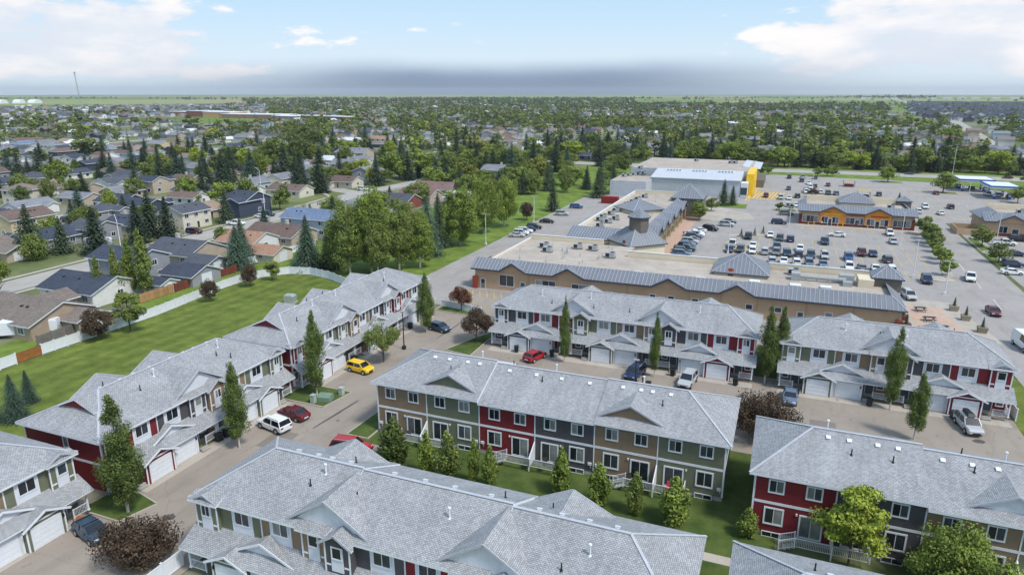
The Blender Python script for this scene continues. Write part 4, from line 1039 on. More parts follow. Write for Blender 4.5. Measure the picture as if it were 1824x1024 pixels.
# ------------------------------------------------------------------ detached houses
ROOFC = {'grey': lin((128,130,138)), 'dark grey': lin((84,88,98)), 'navy': lin((68,75,90)), 'brown': lin((112,96,90)), 'taupe': lin((128,118,112)), 'tan': lin((152,132,118)), 'orange': lin((162,128,108)),
         'reddish brown': lin((122,100,96)), 'blue': lin((106,122,148)), 'white': lin((206,210,216)), 'teal grey': lin((92,108,118))}
WALLC = {'white': lin((218,218,216)), 'cream': lin((206,200,184)), 'beige': lin((178,164,148)), 'grey': lin((146,148,154)), 'light blue': lin((176,188,198)), 'dark blue': lin((62,70,88)), 'yellow': lin((194,180,148)),
         'tan': lin((164,146,128)), 'dark grey': lin((84,86,92)), 'brick red': lin((124,70,60)), 'pale grey': lin((190,190,190))}
HOUSES = []; HLAB = []
def house_wall(a, b, h, rise, gable):
    def f():
        m = MB(); m.box(-a/2, -b/2, -.3, a/2, b/2, h)
        if gable:
            for s in (-1, 1): m.prism([(s*a/2, -b/2, h-.02), (s*a/2, b/2, h-.02), (s*a/2, 0, h+rise-.12)], (-s*.15, 0, 0))
        return m.done('wall', ['wall'])
    return cached(('hw', a, b, h, rise, gable), f)
def house_roof(a, b, h, rise, gable):
    def f():
        m = MB(); o = .55; s = rise/(b/2); e = h-s*o; xa = a/2+(.4 if gable else o); xr = xa if gable else max(.3, xa-b/2)
        for sg in (-1, 1): m.slab([(-xa, sg*(b/2+o), e), (xa, sg*(b/2+o), e), (xr, 0, h+rise), (-xr, 0, h+rise)], .2)
        if not gable:
            for sg in (-1, 1): m.slab([(sg*xa, -b/2-o, e), (sg*xa, b/2+o, e), (sg*xr, 0, h+rise)], .2)
        return m.done('roof', ['shingle_far', 'white'])
    return cached(('hr', a, b, h, rise, gable), f)
def house(u, v, a, b, rz, st, roof, wall, label, gable=True, detail=2, wing=None, group='detached houses of the suburb', chimney=False, seed=0):
    """a: length along the ridge, b: depth across it"""
    r_ = random.Random(seed*31+int(u)*7+int(v)); a = round(a); b = round(b)
    if detail < 2: label = ('gabled ' if gable else 'hipped ')+('long ' if a > 12 else 'small ' if a < 11 else '')+label
    T = thing('house', label, 'house', (u, v, 0), rz); reg(T, group); HOUSES.append((u, v, max(a, b)/2)); HLAB.append((u, v, roof, wall))
    h = 2.9 if st == 1 else (5.4 if st == 2 else 3.9); rise = round(b*.2, 1)
    rc = ROOFC[roof]; wc = WALLC[wall]; k = r_.uniform(.9, 1.1); rc = tuple(x*k for x in rc)
    ob('wall', house_wall(a, b, h, rise, gable), T, color=wc); R = ob('roof', house_roof(a, b, h, rise, gable), T, color=rc)
    if wing is None: wing = r_.random() < .6
    if wing:
        sx = r_.choice((-1, 1))*a*.24; sy = r_.choice((-1, 1)); wb = round(b*.5); wl = 4
        ob('wing_wall', house_wall(wl, wb, h-.1, round(wb*.2, 1), True), T, (sx, sy*(b/2+wl/2-.6), 0), PI/2, color=wc)
        ob('wing_roof', house_roof(round(wl+b/2), wb, h-.1, round(wb*.2, 1), True), T, (sx, sy*(b/2+wl-.6-(wl+b/2)/2+.1), 0), PI/2, color=rc)
        if detail > 1 and st == 1: ob('garage_door', garage_mesh(2.6, 2.15), T, (sx, sy*(b/2+wl-.58), .02), 0 if sy < 0 else PI)
    if detail:
        for fl in range(1 if st == 1 else 2):
            z = 1.0+fl*2.6
            if z+1 > h: continue
            for sg, fc in ((-1, 0.0), (1, PI)):
                for q in range(2 if a < 11 else 3):
                    x = -a/2+a*(q+.5)/(2 if a < 11 else 3)+r_.uniform(-.4, .4)
                    if fl == 0 and q == 1 and detail > 1: ob('door', door_mesh(), T, (x, sg*b/2, 0), fc, color=lin((90,70,60))); continue
                    window(T, x, sg*b/2, z, 1.4, 1.1, fc, 1, .12) if detail > 1 else ob('window', tube_mesh('far_window', lambda b_: (b_.box(-.85,-.05,-.12,.85,0,1.25), b_.box(-.72,-.07,0,.72,-.04,1.12,1)), ['white','glass']), T, (x, sg*b/2, z), fc)
            for sg, fc in ((-1, -PI/2), (1, PI/2)):
                y = r_.uniform(-b*.25, b*.25)
                window(T, sg*a/2, y, z, 1.2, 1.1, fc, 1, .12) if detail > 1 else ob('window', tube_mesh('far_window', lambda b_: None, []), T, (sg*a/2, y, z), fc)
    if chimney or (detail and r_.random() < .3):
        ob('chimney', tube_mesh('chimney', lambda b_: (b_.box(-.4,-.4,-1.2,.4,.4,.8), b_.box(-.46,-.46,.8,.46,.46,.92)), ['obj']), R, (r_.uniform(-a*.3, a*.3), .8, h+rise), color=lin((190,184,176)))
    if detail > 1:
        for q in range(2): ob('roof_vent', tube_mesh('roof_vent_dark', lambda b_: b_.box(-.2,-.2,-.1,.2,.2,.22), ['black']), R, (r_.uniform(-a*.3, a*.3), -b*.2, h+rise*.6))
    return T
H0 = 0.0; H9 = PI/2
NEAR = [ # u, v, a, b, rz, storeys, roof, wall, label, gable
 (-122.5,76,17,12,H0,1,'taupe','tan','long taupe-roofed bungalow beside the white trailer and grey fence',True),
 (-129,92.5,15,11,H0,1,'navy','white','navy-roofed white bungalow behind the tall narrow poplars',True),
 (-134,106,14,9,H0,2,'navy','grey','two-storey pale grey house behind the row of narrow poplars',True),
 (-136.5,124,14,12,H0,1,'dark grey','beige','beige bungalow with a skylight in its dark grey roof',True),
 (-207,131,13,10,H9,2,'brown','yellow','brown-roofed yellow two-storey house in the west of the suburb',True),
 (-184,121,14,10,H9,1,'navy','grey','dark-roofed grey bungalow set behind the birch tree',True),
 (-180,133,10,9,H0,15,'dark grey','grey','small grey gabled house next to the parked camper',True),
 (-181,146,12,10,H0,1,'navy','cream','navy-roofed cream bungalow behind the dark spruces',True),
 (-171,157,11,9,H9,2,'dark grey','cream','cream two-storey house with a brown front door beside big spruces',True),
 (-180,171,12,10,H9,1,'tan','beige','tan-roofed beige bungalow behind the lone driveway spruce',True),
 (-172,184,11,12,H0,2,'navy','dark blue','dark blue two-storey house with white trim on the street bend',True),
 (-222,176,14,11,H0,1,'navy','dark blue','navy gabled house west of the cream two-storey house',True),
 (-183,105,12,11,H9,1,'taupe','beige','taupe-roofed beige house at the picture edge by the birch',True),
 (-127,163,17,10,H0,2,'blue','light blue','light blue two-storey house with a blue roof on the street',True),
 (-129,150,16,11,H0,1,'brown','beige','brown-roofed beige bungalow next to the light blue house',True),
 (-131,139.5,12,10,H0,1,'orange','white','orange-roofed white bungalow near the blue spruces',True),
 (-133,197,18,12,H0,1,'grey','white','broad grey-roofed bungalow behind the big poplars',False),
 (-131.5,214,17,11,H0,1,'dark grey','brick red','dark-roofed house with a brick red wall behind the poplars',True),
 (-129,229,14,10,H0,1,'reddish brown','beige','reddish brown roofed bungalow beside the dark-roofed brick house',True),
 (-132,249,16,11,H0,1,'reddish brown','beige','farther reddish brown roofed bungalow by the side street',True),
 (-182,255,15,9,H0,1,'brown','cream','cream bungalow with a brown roof facing the street bend',True),
 (-185,223,16,9,H0,1,'brown','cream','brown-roofed bungalow with a tall white chimney',True),
 (-246,358,20,12,H0,2,'grey','beige','large grey-roofed two-storey house behind a row of spruces',True),
 (-180,272,12,10,H9,2,'grey','grey','grey two-storey gabled house behind the cream bungalow',True),
 (-175,322,14,11,H0,2,'blue','white','white house with a blue-grey roof amid leafy trees',True),
 (-283,371,12,12,H0,2,'teal grey','white','teal-roofed two-storey house behind the round green tree',False),
 (-266,378,12,10,H9,2,'teal grey','dark grey','second teal-roofed house beside its white neighbour',True)]
for i, (u,v,a,b,rz,st,rf,wl,lab,gb) in enumerate(NEAR):
    house(u,v,a,b,rz,st,rf,wl,lab,gb,2,chimney='chimney' in lab,wing=(i in (0,5,7,10,11,12,16,20,25)),seed=i)
def garage(u, v, a, b, rf, wl, label, rz=0.0):
    T = thing('garden_garage' if a > 6 else 'garden_shed', label, 'garage' if a > 6 else 'shed', (u, v, 0), rz); HOUSES.append((u, v, a/2))
    h = 2.5; rise = round(b*.2, 1)
    ob('wall', house_wall(a, b, h, rise, True), T, color=WALLC[wl]); ob('roof', house_roof(a, b, h, rise, True), T, color=ROOFC[rf])
    ob('garage_door', garage_mesh(2.6, 2.15) if a > 6 else door_mesh(), T, (a/2, 0, 0), PI/2, color=WALLC['white']); window(T, 0, -b/2, 1.1, 1.0, .9, 0, 1, .1)
garage(-114.5,78.5,9,6,'taupe','tan','taupe-roofed garage between the taupe bungalow and the white fence')
garage(-119.5,109,9,8,'navy','grey','navy-roofed grey garage beside the dark red fence')
garage(-118.5,100,5,4,'navy','white','small navy-roofed garden shed behind the dark red fence')
garage(-117,131.5,8,7,'orange','cream','orange-roofed cream garage near the willow')
garage(-124,118,7,6,'dark grey','grey','grey garage behind the beige skylight bungalow')
MID = [(-376,241,'grey','white',2),(-361,249,'grey','beige',1),(-320,230,'navy','white',1),(-267,196,'brown','beige',1),(-266,171,'taupe','cream',2),(-281,186,'brown','white',1),(-272,214,'dark grey','white',1),(-319,259,'taupe','cream',15),
 (-363,282,'brown','cream',1),(-369,268,'navy','white',2),(-352,296,'navy','dark blue',1),(-329,289,'brown','yellow',15),(-339,317,'reddish brown','beige',1),(-313,278,'grey','grey',1),(-276,267,'grey','light blue',15),(-388,272,'grey','white',1),
 (-459,325,'navy','white',15),(-478,352,'white','white',2),(-425,331,'grey','grey',15),(-418,348,'tan','beige',1),(-432,312,'grey','white',1),(-510,352,'grey','white',1),(-553,354,'white','grey',1),(-489,305,'grey','beige',1),(-643,451,'brown','beige',1),
 (-671,506,'grey','white',1),(-557,446,'grey','white',1),(-588,483,'grey','white',1),(-218,207,'dark grey','white',1),(-215,317,'grey','white',2),(-112,230,'white','pale grey',1),(-128,300,'grey','cream',2),(-248,254,'brown','beige',1),(-118,418,'navy','dark blue',1),
 (-118,467,'reddish brown','white',1),(-328,370,'grey','white',15),(-370,389,'grey','white',1),(-339,349,'taupe','white',1),(-271,464,'white','cream',2),(-300,474,'orange','cream',2),(-341,450,'white','cream',2),(-309,449,'white','cream',2),(-113,263,'reddish brown','beige',1),(-225,290,'grey','beige',1),(-200,215,'taupe','white',1)]
def zone(u, v):
    if v > 405 and u > -60: return 'beyond the main road'
    if u > -170 and v > 215: return 'behind the greenbelt poplars'
    if u > -300 and v < 330: return 'in the middle of the suburb'
    if v < 420: return 'in the western suburb'
    return 'among the far suburban trees'
for i, (u,v,rf,wl,st) in enumerate(MID):
    if any(math.hypot(u-x, v-y) < r+5 for x, y, r in HOUSES): continue
    rz = random.choice((H0, H9))
    house(u,v,random.choice((10,12,14)),random.choice((9,10)),rz,st,rf,wl,f"{rf} roofed {wl} {'two-storey ' if st == 2 else ''}house {zone(u,v)}",random.random()<.75,1,seed=i+50)
# rows along the lattice of streets
STU = [-226,-296,-366,-436,-520,-590,-660]
STV = [470,560,660,760,860]
CAND = []
for U in STU:
    v = 70
    while v < 400:
        for s in (-1, 1): CAND.append((U+s*17+random.uniform(-2,2), v+random.uniform(-2,2)))
        v += 17.5
for V in STV:
    u = -640
    while u < 420:
        for s in (-1, 1): CAND.append((u+random.uniform(-2,2), V+s*17+random.uniform(-2,2)))
        u += 18.5
v = 425
for u in range(-50, 110, 17): CAND.append((u, 442))
def wcol(u):
    r = random.random()
    return random.choices(('white','cream','beige','grey','pale grey','light blue','dark blue','dark grey','yellow','tan'), (28,7,11,17,17,7,4,5,2,3))[0]
def rcol(): return random.choices(('grey','dark grey','navy','brown','taupe','tan','reddish brown','white','blue'), (26,20,12,10,12,4,5,6,3))[0]
CAND = [(math.hypot(u, v), u, v) for u, v in CAND]
CAND.sort()
FARH = []
for d, u, v in CAND:
    px, py, _ = proj(u, v, 3)
    if px < -40 or px > 1860 or (u > -160 and v < 400 and u < 0): continue
    if any(math.hypot(u-x, v-y) < r+7.5 for x, y, r in HOUSES): continue
    if px > 480 and random.random() < .15: continue
    if len([1]) and len(HOUSES) < 262:
        rf, wl, st = rcol(), wcol(u), random.choice((1,1,15,2))
        house(u,v,random.choice((10,12,13,14)),random.choice((8,9,10)),random.choice((H0,H9)),st,rf,wl,f"{rf} roofed {wl} {'two-storey ' if st == 2 else ''}house {zone(u,v)}",random.random()<.75,1 if d < 420 else 0,seed=len(HOUSES))
    else:
        HOUSES.append((u, v, 6)); FARH.append((u, v))
# everything farther: one mass of small houses
def far_houses():
    pts = list(FARH); seen = {}
    tries = 0
    while len(pts) < 1900 and tries < 60000:
        tries += 1
        d = 560+1900*random.random()**.75; az = math.radians(111.7+random.uniform(-39, 39)); u, v = d*math.cos(az), d*math.sin(az)
        if d < 900 and u < -640 and v < 520: pass
        px, py, _ = proj(u, v, 0)
        if px < -20 or px > 1850: continue
        dens = 1.0 if px < 470 else (.65 if px < 1590 else .0)
        if d > 1500 and px > 470 and px < 1590: dens = .25
        if random.random() > dens: continue
        if -980 < u < -560 and 690 < v < 950: continue
        k = (int(u//17), int(v//26))
        if k in seen or any((k[0]+i, k[1]+j) in seen for i in (-1, 1) for j in (0,)): continue
        if math.hypot(u-max(-700, min(420, u)), v-max(60, min(880, v))) < 5: continue
        seen[k] = 1; pts.append((u+random.uniform(-3,3), v+random.uniform(-3,3)))
    # dense newer subdivision of dark roofs
    dark = []
    for i in range(0, 62):
        for j in range(0, 60):
            u = 170+i*21; v = 1150+j*34+(i*37) % 19
            px, py, _ = proj(u, v, 0)
            if px > 1618+(-py+215)*1.2*0 and px < 1850 and 178 < py < 219 and u > 200 and random.random() < .75: dark.append((u, v))
    V = []; F = []; C = []
    def put(u, v, a, b, h, rise, rot, rc, wc):
        ca, sa = math.cos(rot), math.sin(rot); n = len(V)
        P = [(-a,-b,-.3),(a,-b,-.3),(a,b,-.3),(-a,b,-.3),(-a,-b,h),(a,-b,h),(a,b,h),(-a,b,h),(-a,0,h+rise),(a,0,h+rise)]
        o = .5; P2 = [(-a-o,-b-o,h-.15),(a+o,-b-o,h-.15),(a+o,b+o,h-.15),(-a-o,b+o,h-.15),(-a-o,0,h+rise),(a+o,0,h+rise)]
        for x, y, z in P+P2: V.append((u+x*ca-y*sa, v+x*sa+y*ca, z))
        C.extend([wc]*10+[rc]*6)
        for f in ((0,1,5,4),(1,2,6,9,5),(2,3,7,6),(3,0,4,8,7),(10,11,15,14),(12,13,14,15)): F.append(tuple(n+i for i in f))
    for u, v in pts: put(u, v, random.uniform(5,7), random.uniform(4,5), random.choice((2.8,2.8,5)), 2, random.choice((0, PI/2)), ROOFC[rcol()], WALLC[wcol(u)])
    for u, v in dark: put(u, v, random.uniform(5,7), random.uniform(5,6), 5, 2.6, random.choice((0, PI/2)), lin((70,74,84)), random.choice((WALLC['grey'], WALLC['white'], WALLC['dark grey'])))
    me = bpy.data.meshes.new('distant_houses'); me.from_pydata(V, [], F)
    ca = me.color_attributes.new('tint', 'FLOAT_COLOR', 'POINT'); ca.data.foreach_set('color', np.array([(*c, 1) for c in C], dtype=np.float32).ravel())
    nb = NB('distant_house_walls'); at = nb.N.new('ShaderNodeAttribute'); at.attribute_name = 'tint'
    me.materials.append(nb.end(at.outputs['Color'], .85, .2)); me.update()
    o = ob('distant_houses', me, kind='stuff'); o['label'] = 'mass of small distant houses stretching to the horizon'; o['category'] = 'houses'
    for p in pts: HOUSES.append((p[0], p[1], 6))
far_houses()
def landmarks():
    T = thing('school', 'long red brick school with flat roofs beside a green field', 'school', (-800, 905, 0))
    for x0, y0, x1, y1, h, c in ((-225,30,-175,60,7,(150,104,84)),(-170,15,-120,48,9,(132,84,70)),(-118,0,-60,40,8,(190,150,110)),(-60,-20,60,20,6,(150,116,100)),(60,-40,180,0,5,(146,112,98))):
        b = MB(); b.box(x0,y0,-.5,x1,y1,h); b.box(x0-.5,y0-.5,h,x1+.5,y1+.5,h+.8,1); ob('wall', b.done('wall', ['obj','white']), T, color=lin(c))
    T = thing('school', 'low red brick building among trees in the middle distance', 'brick building', (-620, 842, 0), -.26)
    b = MB(); b.box(-50,-9,-.5,50,9,7); ob('wall', b.done('wall', ['obj']), T, color=lin((150,70,52))); b = MB(); b.box(-51,-10,7,51,10,7.8); ob('roof', b.done('roof', ['white']), T)
    for i, (u, v, w) in enumerate(((-2730,1735,40),(-2712,1790,34),(-2690,1835,44))):
        b = MB(); k = 10; pr = [(w/2*math.cos(PI*j/k), -40, 15*math.sin(PI*j/k)) for j in range(k+1)]; b.prism([(x,-14,z) for x,_,z in pr], (0,28,0))
        ob('storage_dome', b.done('storage_dome', ['white']), None, (u, v, -.5), 1.9, label=('white half-round storage dome at the picture edge','small white storage dome between two bigger ones','widest white storage dome on the far fields')[i], category='storage dome')
    T = thing('radio_mast', 'thin lattice radio mast on the horizon', 'mast', (-2650, 1990, 0))
    b = MB()
    for a in range(3):
        x, y = 2*math.cos(a*2.09), 2*math.sin(a*2.09); b.bar((x,y,0),(x*.5-6,y*.5,112),.9)
    for i in range(22): b.bar((2-i*.3,0,i*5),(-2-i*.3,1,i*5+5),.7)
    ob('lattice', b.done('lattice', ['steel']), T); b = MB(); b.tube((-6,0,108),(-6,0,118),3.2,3.2,8); ob('antenna', b.done('antenna', ['steel']), T)
    b = MB()
    for i in range(14):
        u, v = 420+i*95+random.uniform(-30,30), 5100+i*40; b.box(u,v,-1,u+random.uniform(30,70),v+25,9)
    ob('farm_buildings', b.done('farm_buildings', ['white']), kind='stuff', label='row of white farm sheds on the horizon', category='farm buildings')
landmarks()

# ------------------------------------------------------------------ trees
def quads(centers, normals, sa, sb, rng):
    n = len(centers); r = rng.normal(size=(n, 3)); t = np.cross(normals, r); t /= np.linalg.norm(t, axis=1, keepdims=True)+1e-9
    b = np.cross(normals, t)
    a = t*sa[:, None]; c = b*sb[:, None]
    V = np.stack([centers-a, centers-c*.8+normals*sa[:, None]*.15, centers+a, centers+c*.8+normals*sa[:, None]*.15], axis=1).reshape(-1, 3)
    return V
def leaf_crown(name, V, mat):
    n = len(V)//4; me = bpy.data.meshes.new(name)
    me.vertices.add(len(V)); me.vertices.foreach_set('co', V.astype(np.float32).ravel())
    me.loops.add(len(V)); me.loops.foreach_set('vertex_index', np.arange(len(V), dtype=np.int32))
    me.polygons.add(n); me.polygons.foreach_set('loop_start', np.arange(0, len(V), 4, dtype=np.int32)); me.polygons.foreach_set('loop_total', np.full(n, 4, dtype=np.int32))
    if mat: me.materials.append(MATS[mat])
    me.update(calc_edges=True); me.validate(); return me
def unit(n, rng):
    d = rng.normal(size=(n, 3)); return d/np.linalg.norm(d, axis=1, keepdims=True)
def round_pts(n, H, R, z0, K, seed, size, flat=1.0, top=.5):
    """leaf clumps spread through an egg-shaped crown"""
    rng = np.random.default_rng(seed); zc = (z0+H)/2; rz = (H-z0)/2
    d = unit(K, rng); rad = rng.uniform(.25, .84, K)**.7
    C = d*rad[:, None]*np.array([R, R, rz]); t = (C[:, 2]/rz); C[:, :2] *= (1-.32*np.clip(t+top-.5, 0, 1))[:, None]
    C[:, 2] += zc; cr = rng.uniform(.20, .42, K)*R
    k = rng.integers(0, K, n); dd = unit(n, rng); rr = rng.uniform(.55, 1.0, n)
    P = C[k]+dd*(cr[k]*rr)[:, None]*np.array([1, 1, .8*flat]); nr = dd*.7+unit(n, rng)*.55+np.array([0, 0, .25]); nr /= np.linalg.norm(nr, axis=1, keepdims=True)
    s = size*rng.uniform(.6, 1.3, n)
    return quads(P, nr, s, s*.75, rng), C
def column_pts(n, H, R, z0, seed, size):
    rng = np.random.default_rng(seed); K = 84; z = rng.uniform(0, 1, K)**.95
    prof = lambda t: np.where(t < .33, .5+.5*np.sin(np.clip(t/.33, 0, 1)*PI/2), 1-.93*np.clip((t-.33)/.67, 0, 1)**1.5)
    a = rng.uniform(0, 2*PI, K); r = prof(z)*R*rng.uniform(.15, .68, K)
    C = np.stack([r*np.cos(a), r*np.sin(a), z0+z*(H-z0)*.95], 1); cr = .40*R*(.25+.80*prof(z))*rng.uniform(.6, 1.2, K)
    k = rng.choice(K, n, p=cr**2/np.sum(cr**2)); dd = unit(n, rng)
    P = C[k]+dd*(cr[k]*rng.uniform(.5, 1, n))[:, None]*np.array([1, 1, 1.6]); nr = dd*.8+unit(n, rng)*.5; nr /= np.linalg.norm(nr, axis=1, keepdims=True)
    s = size*rng.uniform(.6, 1.2, n); P[:, 2] = np.clip(P[:, 2], z0*.8, H)
    return quads(P, nr, s, s*.8, rng)
def spruce_pts(H, R, z0, seed, layers, per, seg, size):
    rng = np.random.default_rng(seed); P = []; Nn = []; S = []
    for i in range(layers):
        t = i/(layers-1); z = z0+(H-z0)*(t**.95); r = R*(1-t)**.82*rng.uniform(.82, 1.1)+.08
        m = max(4, int(per*(1-t*.6)))
        for j in range(m):
            a = 2*PI*(j+rng.uniform(-.35, .35))/m+i*.7; rl = r*rng.uniform(.72, 1.12)
            for q in range(seg):
                f = (q+.6)/seg; x = rl*f
                P.append((x*math.cos(a), x*math.sin(a), z-.30*x*f*.9+rng.uniform(-.12, .12)*size)); Nn.append((math.cos(a)*.45+rng.normal()*.25, math.sin(a)*.45+rng.normal()*.25, .8+rng.normal()*.15)); S.append(size*(1.15-.5*f)*(1.05-.45*t))
    P = np.array(P); Nn = np.array(Nn); Nn /= np.linalg.norm(Nn, axis=1, keepdims=True); S = np.array(S)
    return quads(P, Nn, S, S*.7, rng)
def trunk_mesh(key, H, r, limbs, z0, R, mat='bark', seed=1):
    def f():
        b = MB(); r_ = random.Random(seed); b.tube((0,0,-.2),(0,0,H*.55),r,r*.6,7); b.tube((0,0,H*.55),(.1,0,H*.9),r*.6,r*.12,6)
        for i in range(limbs):
            a = r_.uniform(0, 6.28); z = z0+(H*.6-z0)*r_.random(); q = R*r_.uniform(.5, .85); m = Vector((math.cos(a)*q*.5, math.sin(a)*q*.5, z+q*.45)); b.tube((0,0,z), m, r*.4, r*.24, 5); b.tube(m, (math.cos(a)*q, math.sin(a)*q, z+q*.8), r*.24, r*.06, 5)
        return b.done('trunk', [mat])
    return cached(('trunk', key), f)
PROTO = {}
def proto(kind):
    """crown mesh, trunk mesh, reference height for every kind of tree"""
    if kind in PROTO: return PROTO[kind]
    base, _, lod = kind.partition('/'); k = 1 if lod[:1] == 'm' else 2; sd = int(lod.lstrip('m') or 0)
    sd += sum(map(ord, base))
    nn = (90, 2300, 9500)[k]; ls = (1.0, .27, .13)[k]
    if base == 'round':  V, _ = round_pts(nn, 8, 3.6, 1.7, 34, sd, ls); H = 8; tr = ('round', H, .17, 7, 1.4, 3.4)
    elif base == 'small': V, _ = round_pts(nn, 5, 2.0, 1.3, 24, sd, ls*.75); H = 5; tr = ('small', H, .09, 7, 1.1, 1.9)
    elif base == 'poplar': V, _ = round_pts(int(nn*2.0), 15, 4.6, .6, 64, sd, ls*1.35, 1.3); H = 15; tr = ('poplar', H, .26, 10, 3, 3.6)
    elif base == 'burg': V, _ = round_pts(nn, 5.2, 2.9, 1.0, 38, sd, ls*.9); H = 5.2; tr = ('burg', H, .12, 9, .9, 2.7)
    elif base == 'shrub': V, _ = round_pts(int(nn*1.2), 4.4, 3.6, .4, 46, sd, ls*.9); H = 4.4; tr = ('shrub', H, .12, 9, .5, 3.2)
    elif base == 'young': V = column_pts(int(nn*.42), 4.8, 1.25, .3, sd, ls*.95); H = 4.8; tr = ('young', H, .05, 5, .6, 1.1)
    elif base == 'lime': V, _ = round_pts(int(nn*.8), 7, 3.1, 1.8, 40, sd, ls*1.15, .55, .7); H = 7; tr = ('lime', H, .12, 12, 1.4, 3.2)
    elif base == 'dense': V, _ = round_pts(int(nn*1.5), 6.2, 4.4, .5, 44, sd, ls*1.0); H = 6.2; tr = ('dense', H, .16, 6, 1, 3)
    elif base == 'aspen': V = column_pts(int(nn*2.1), 11.5, 1.9, 1.5, sd, ls*.66); H = 11.5; tr = ('aspen', H, .13, 0, 1, 1)
    elif base == 'spruce': V = spruce_pts(11, 3.0, .4, sd, (9, 24, 38)[k], (9, 19, 26)[k], (1, 4, 6)[k], (1.0, .50, .28)[k]); H = 11; tr = ('spruce', H, .17, 0, 1, 1)
    mat = {'spruce': 'needle', 'burg': 'leaf_burg', 'shrub': 'leaf_burg'}.get(base, 'leaf')
    me = leaf_crown(base+'_crown', V, mat); tm = trunk_mesh(*tr, mat='birch' if base in ('aspen', 'poplar') else 'bark')
    PROTO[kind] = (me, tm, H, V); return PROTO[kind]
G1 = (1,1,1)
TINT = {'deep': (.74,.86,.72), 'green': (1,1.05,.9), 'bright': (1.18,1.28,.85), 'dark': (.66,.74,.66), 'silver': (1.35,1.55,1.6), 'lime': (1.75,1.75,.85), 'burg': (1,1,1), 'red': (1.55,.95,.9), 'olive': (1.15,1.05,.75), 'pale': (1.35,1.4,1.25), 'blue': (.95,1.15,1.3), 'yellow': (1.9,1.6,.8)}
NAMES = {'round':'leafy_tree','small':'small_tree','poplar':'poplar_tree','burg':'ornamental_tree','shrub':'spreading_tree','young':'young_tree','lime':'feathery_tree','dense':'bushy_tree','aspen':'columnar_aspen','spruce':'spruce_tree'}
TREES = []
def tree(kind, u, v, h, label, tint='green', wide=1.0, group=None, z=0.0):
    me, tm, H, _ = proto(kind); base = kind.split('/')[0]; s = h/H
    T = thing(NAMES[base], label, 'spruce tree' if base == 'spruce' else 'tree', (u, v, z), random.uniform(0, 6.28), group)
    if group is None: reg(T, 'look-alike trees '+label.split(' ', 3)[-1][:30])
    T.scale = (s*wide, s*wide, s)
    j = random.uniform(.9, 1.1); c = TINT[tint]; ob('crown', me, T, color=tuple(x*j for x in c), kind='stuff'); ob('trunk', tm, T)
    TREES.append((u, v, 2.5)); return T
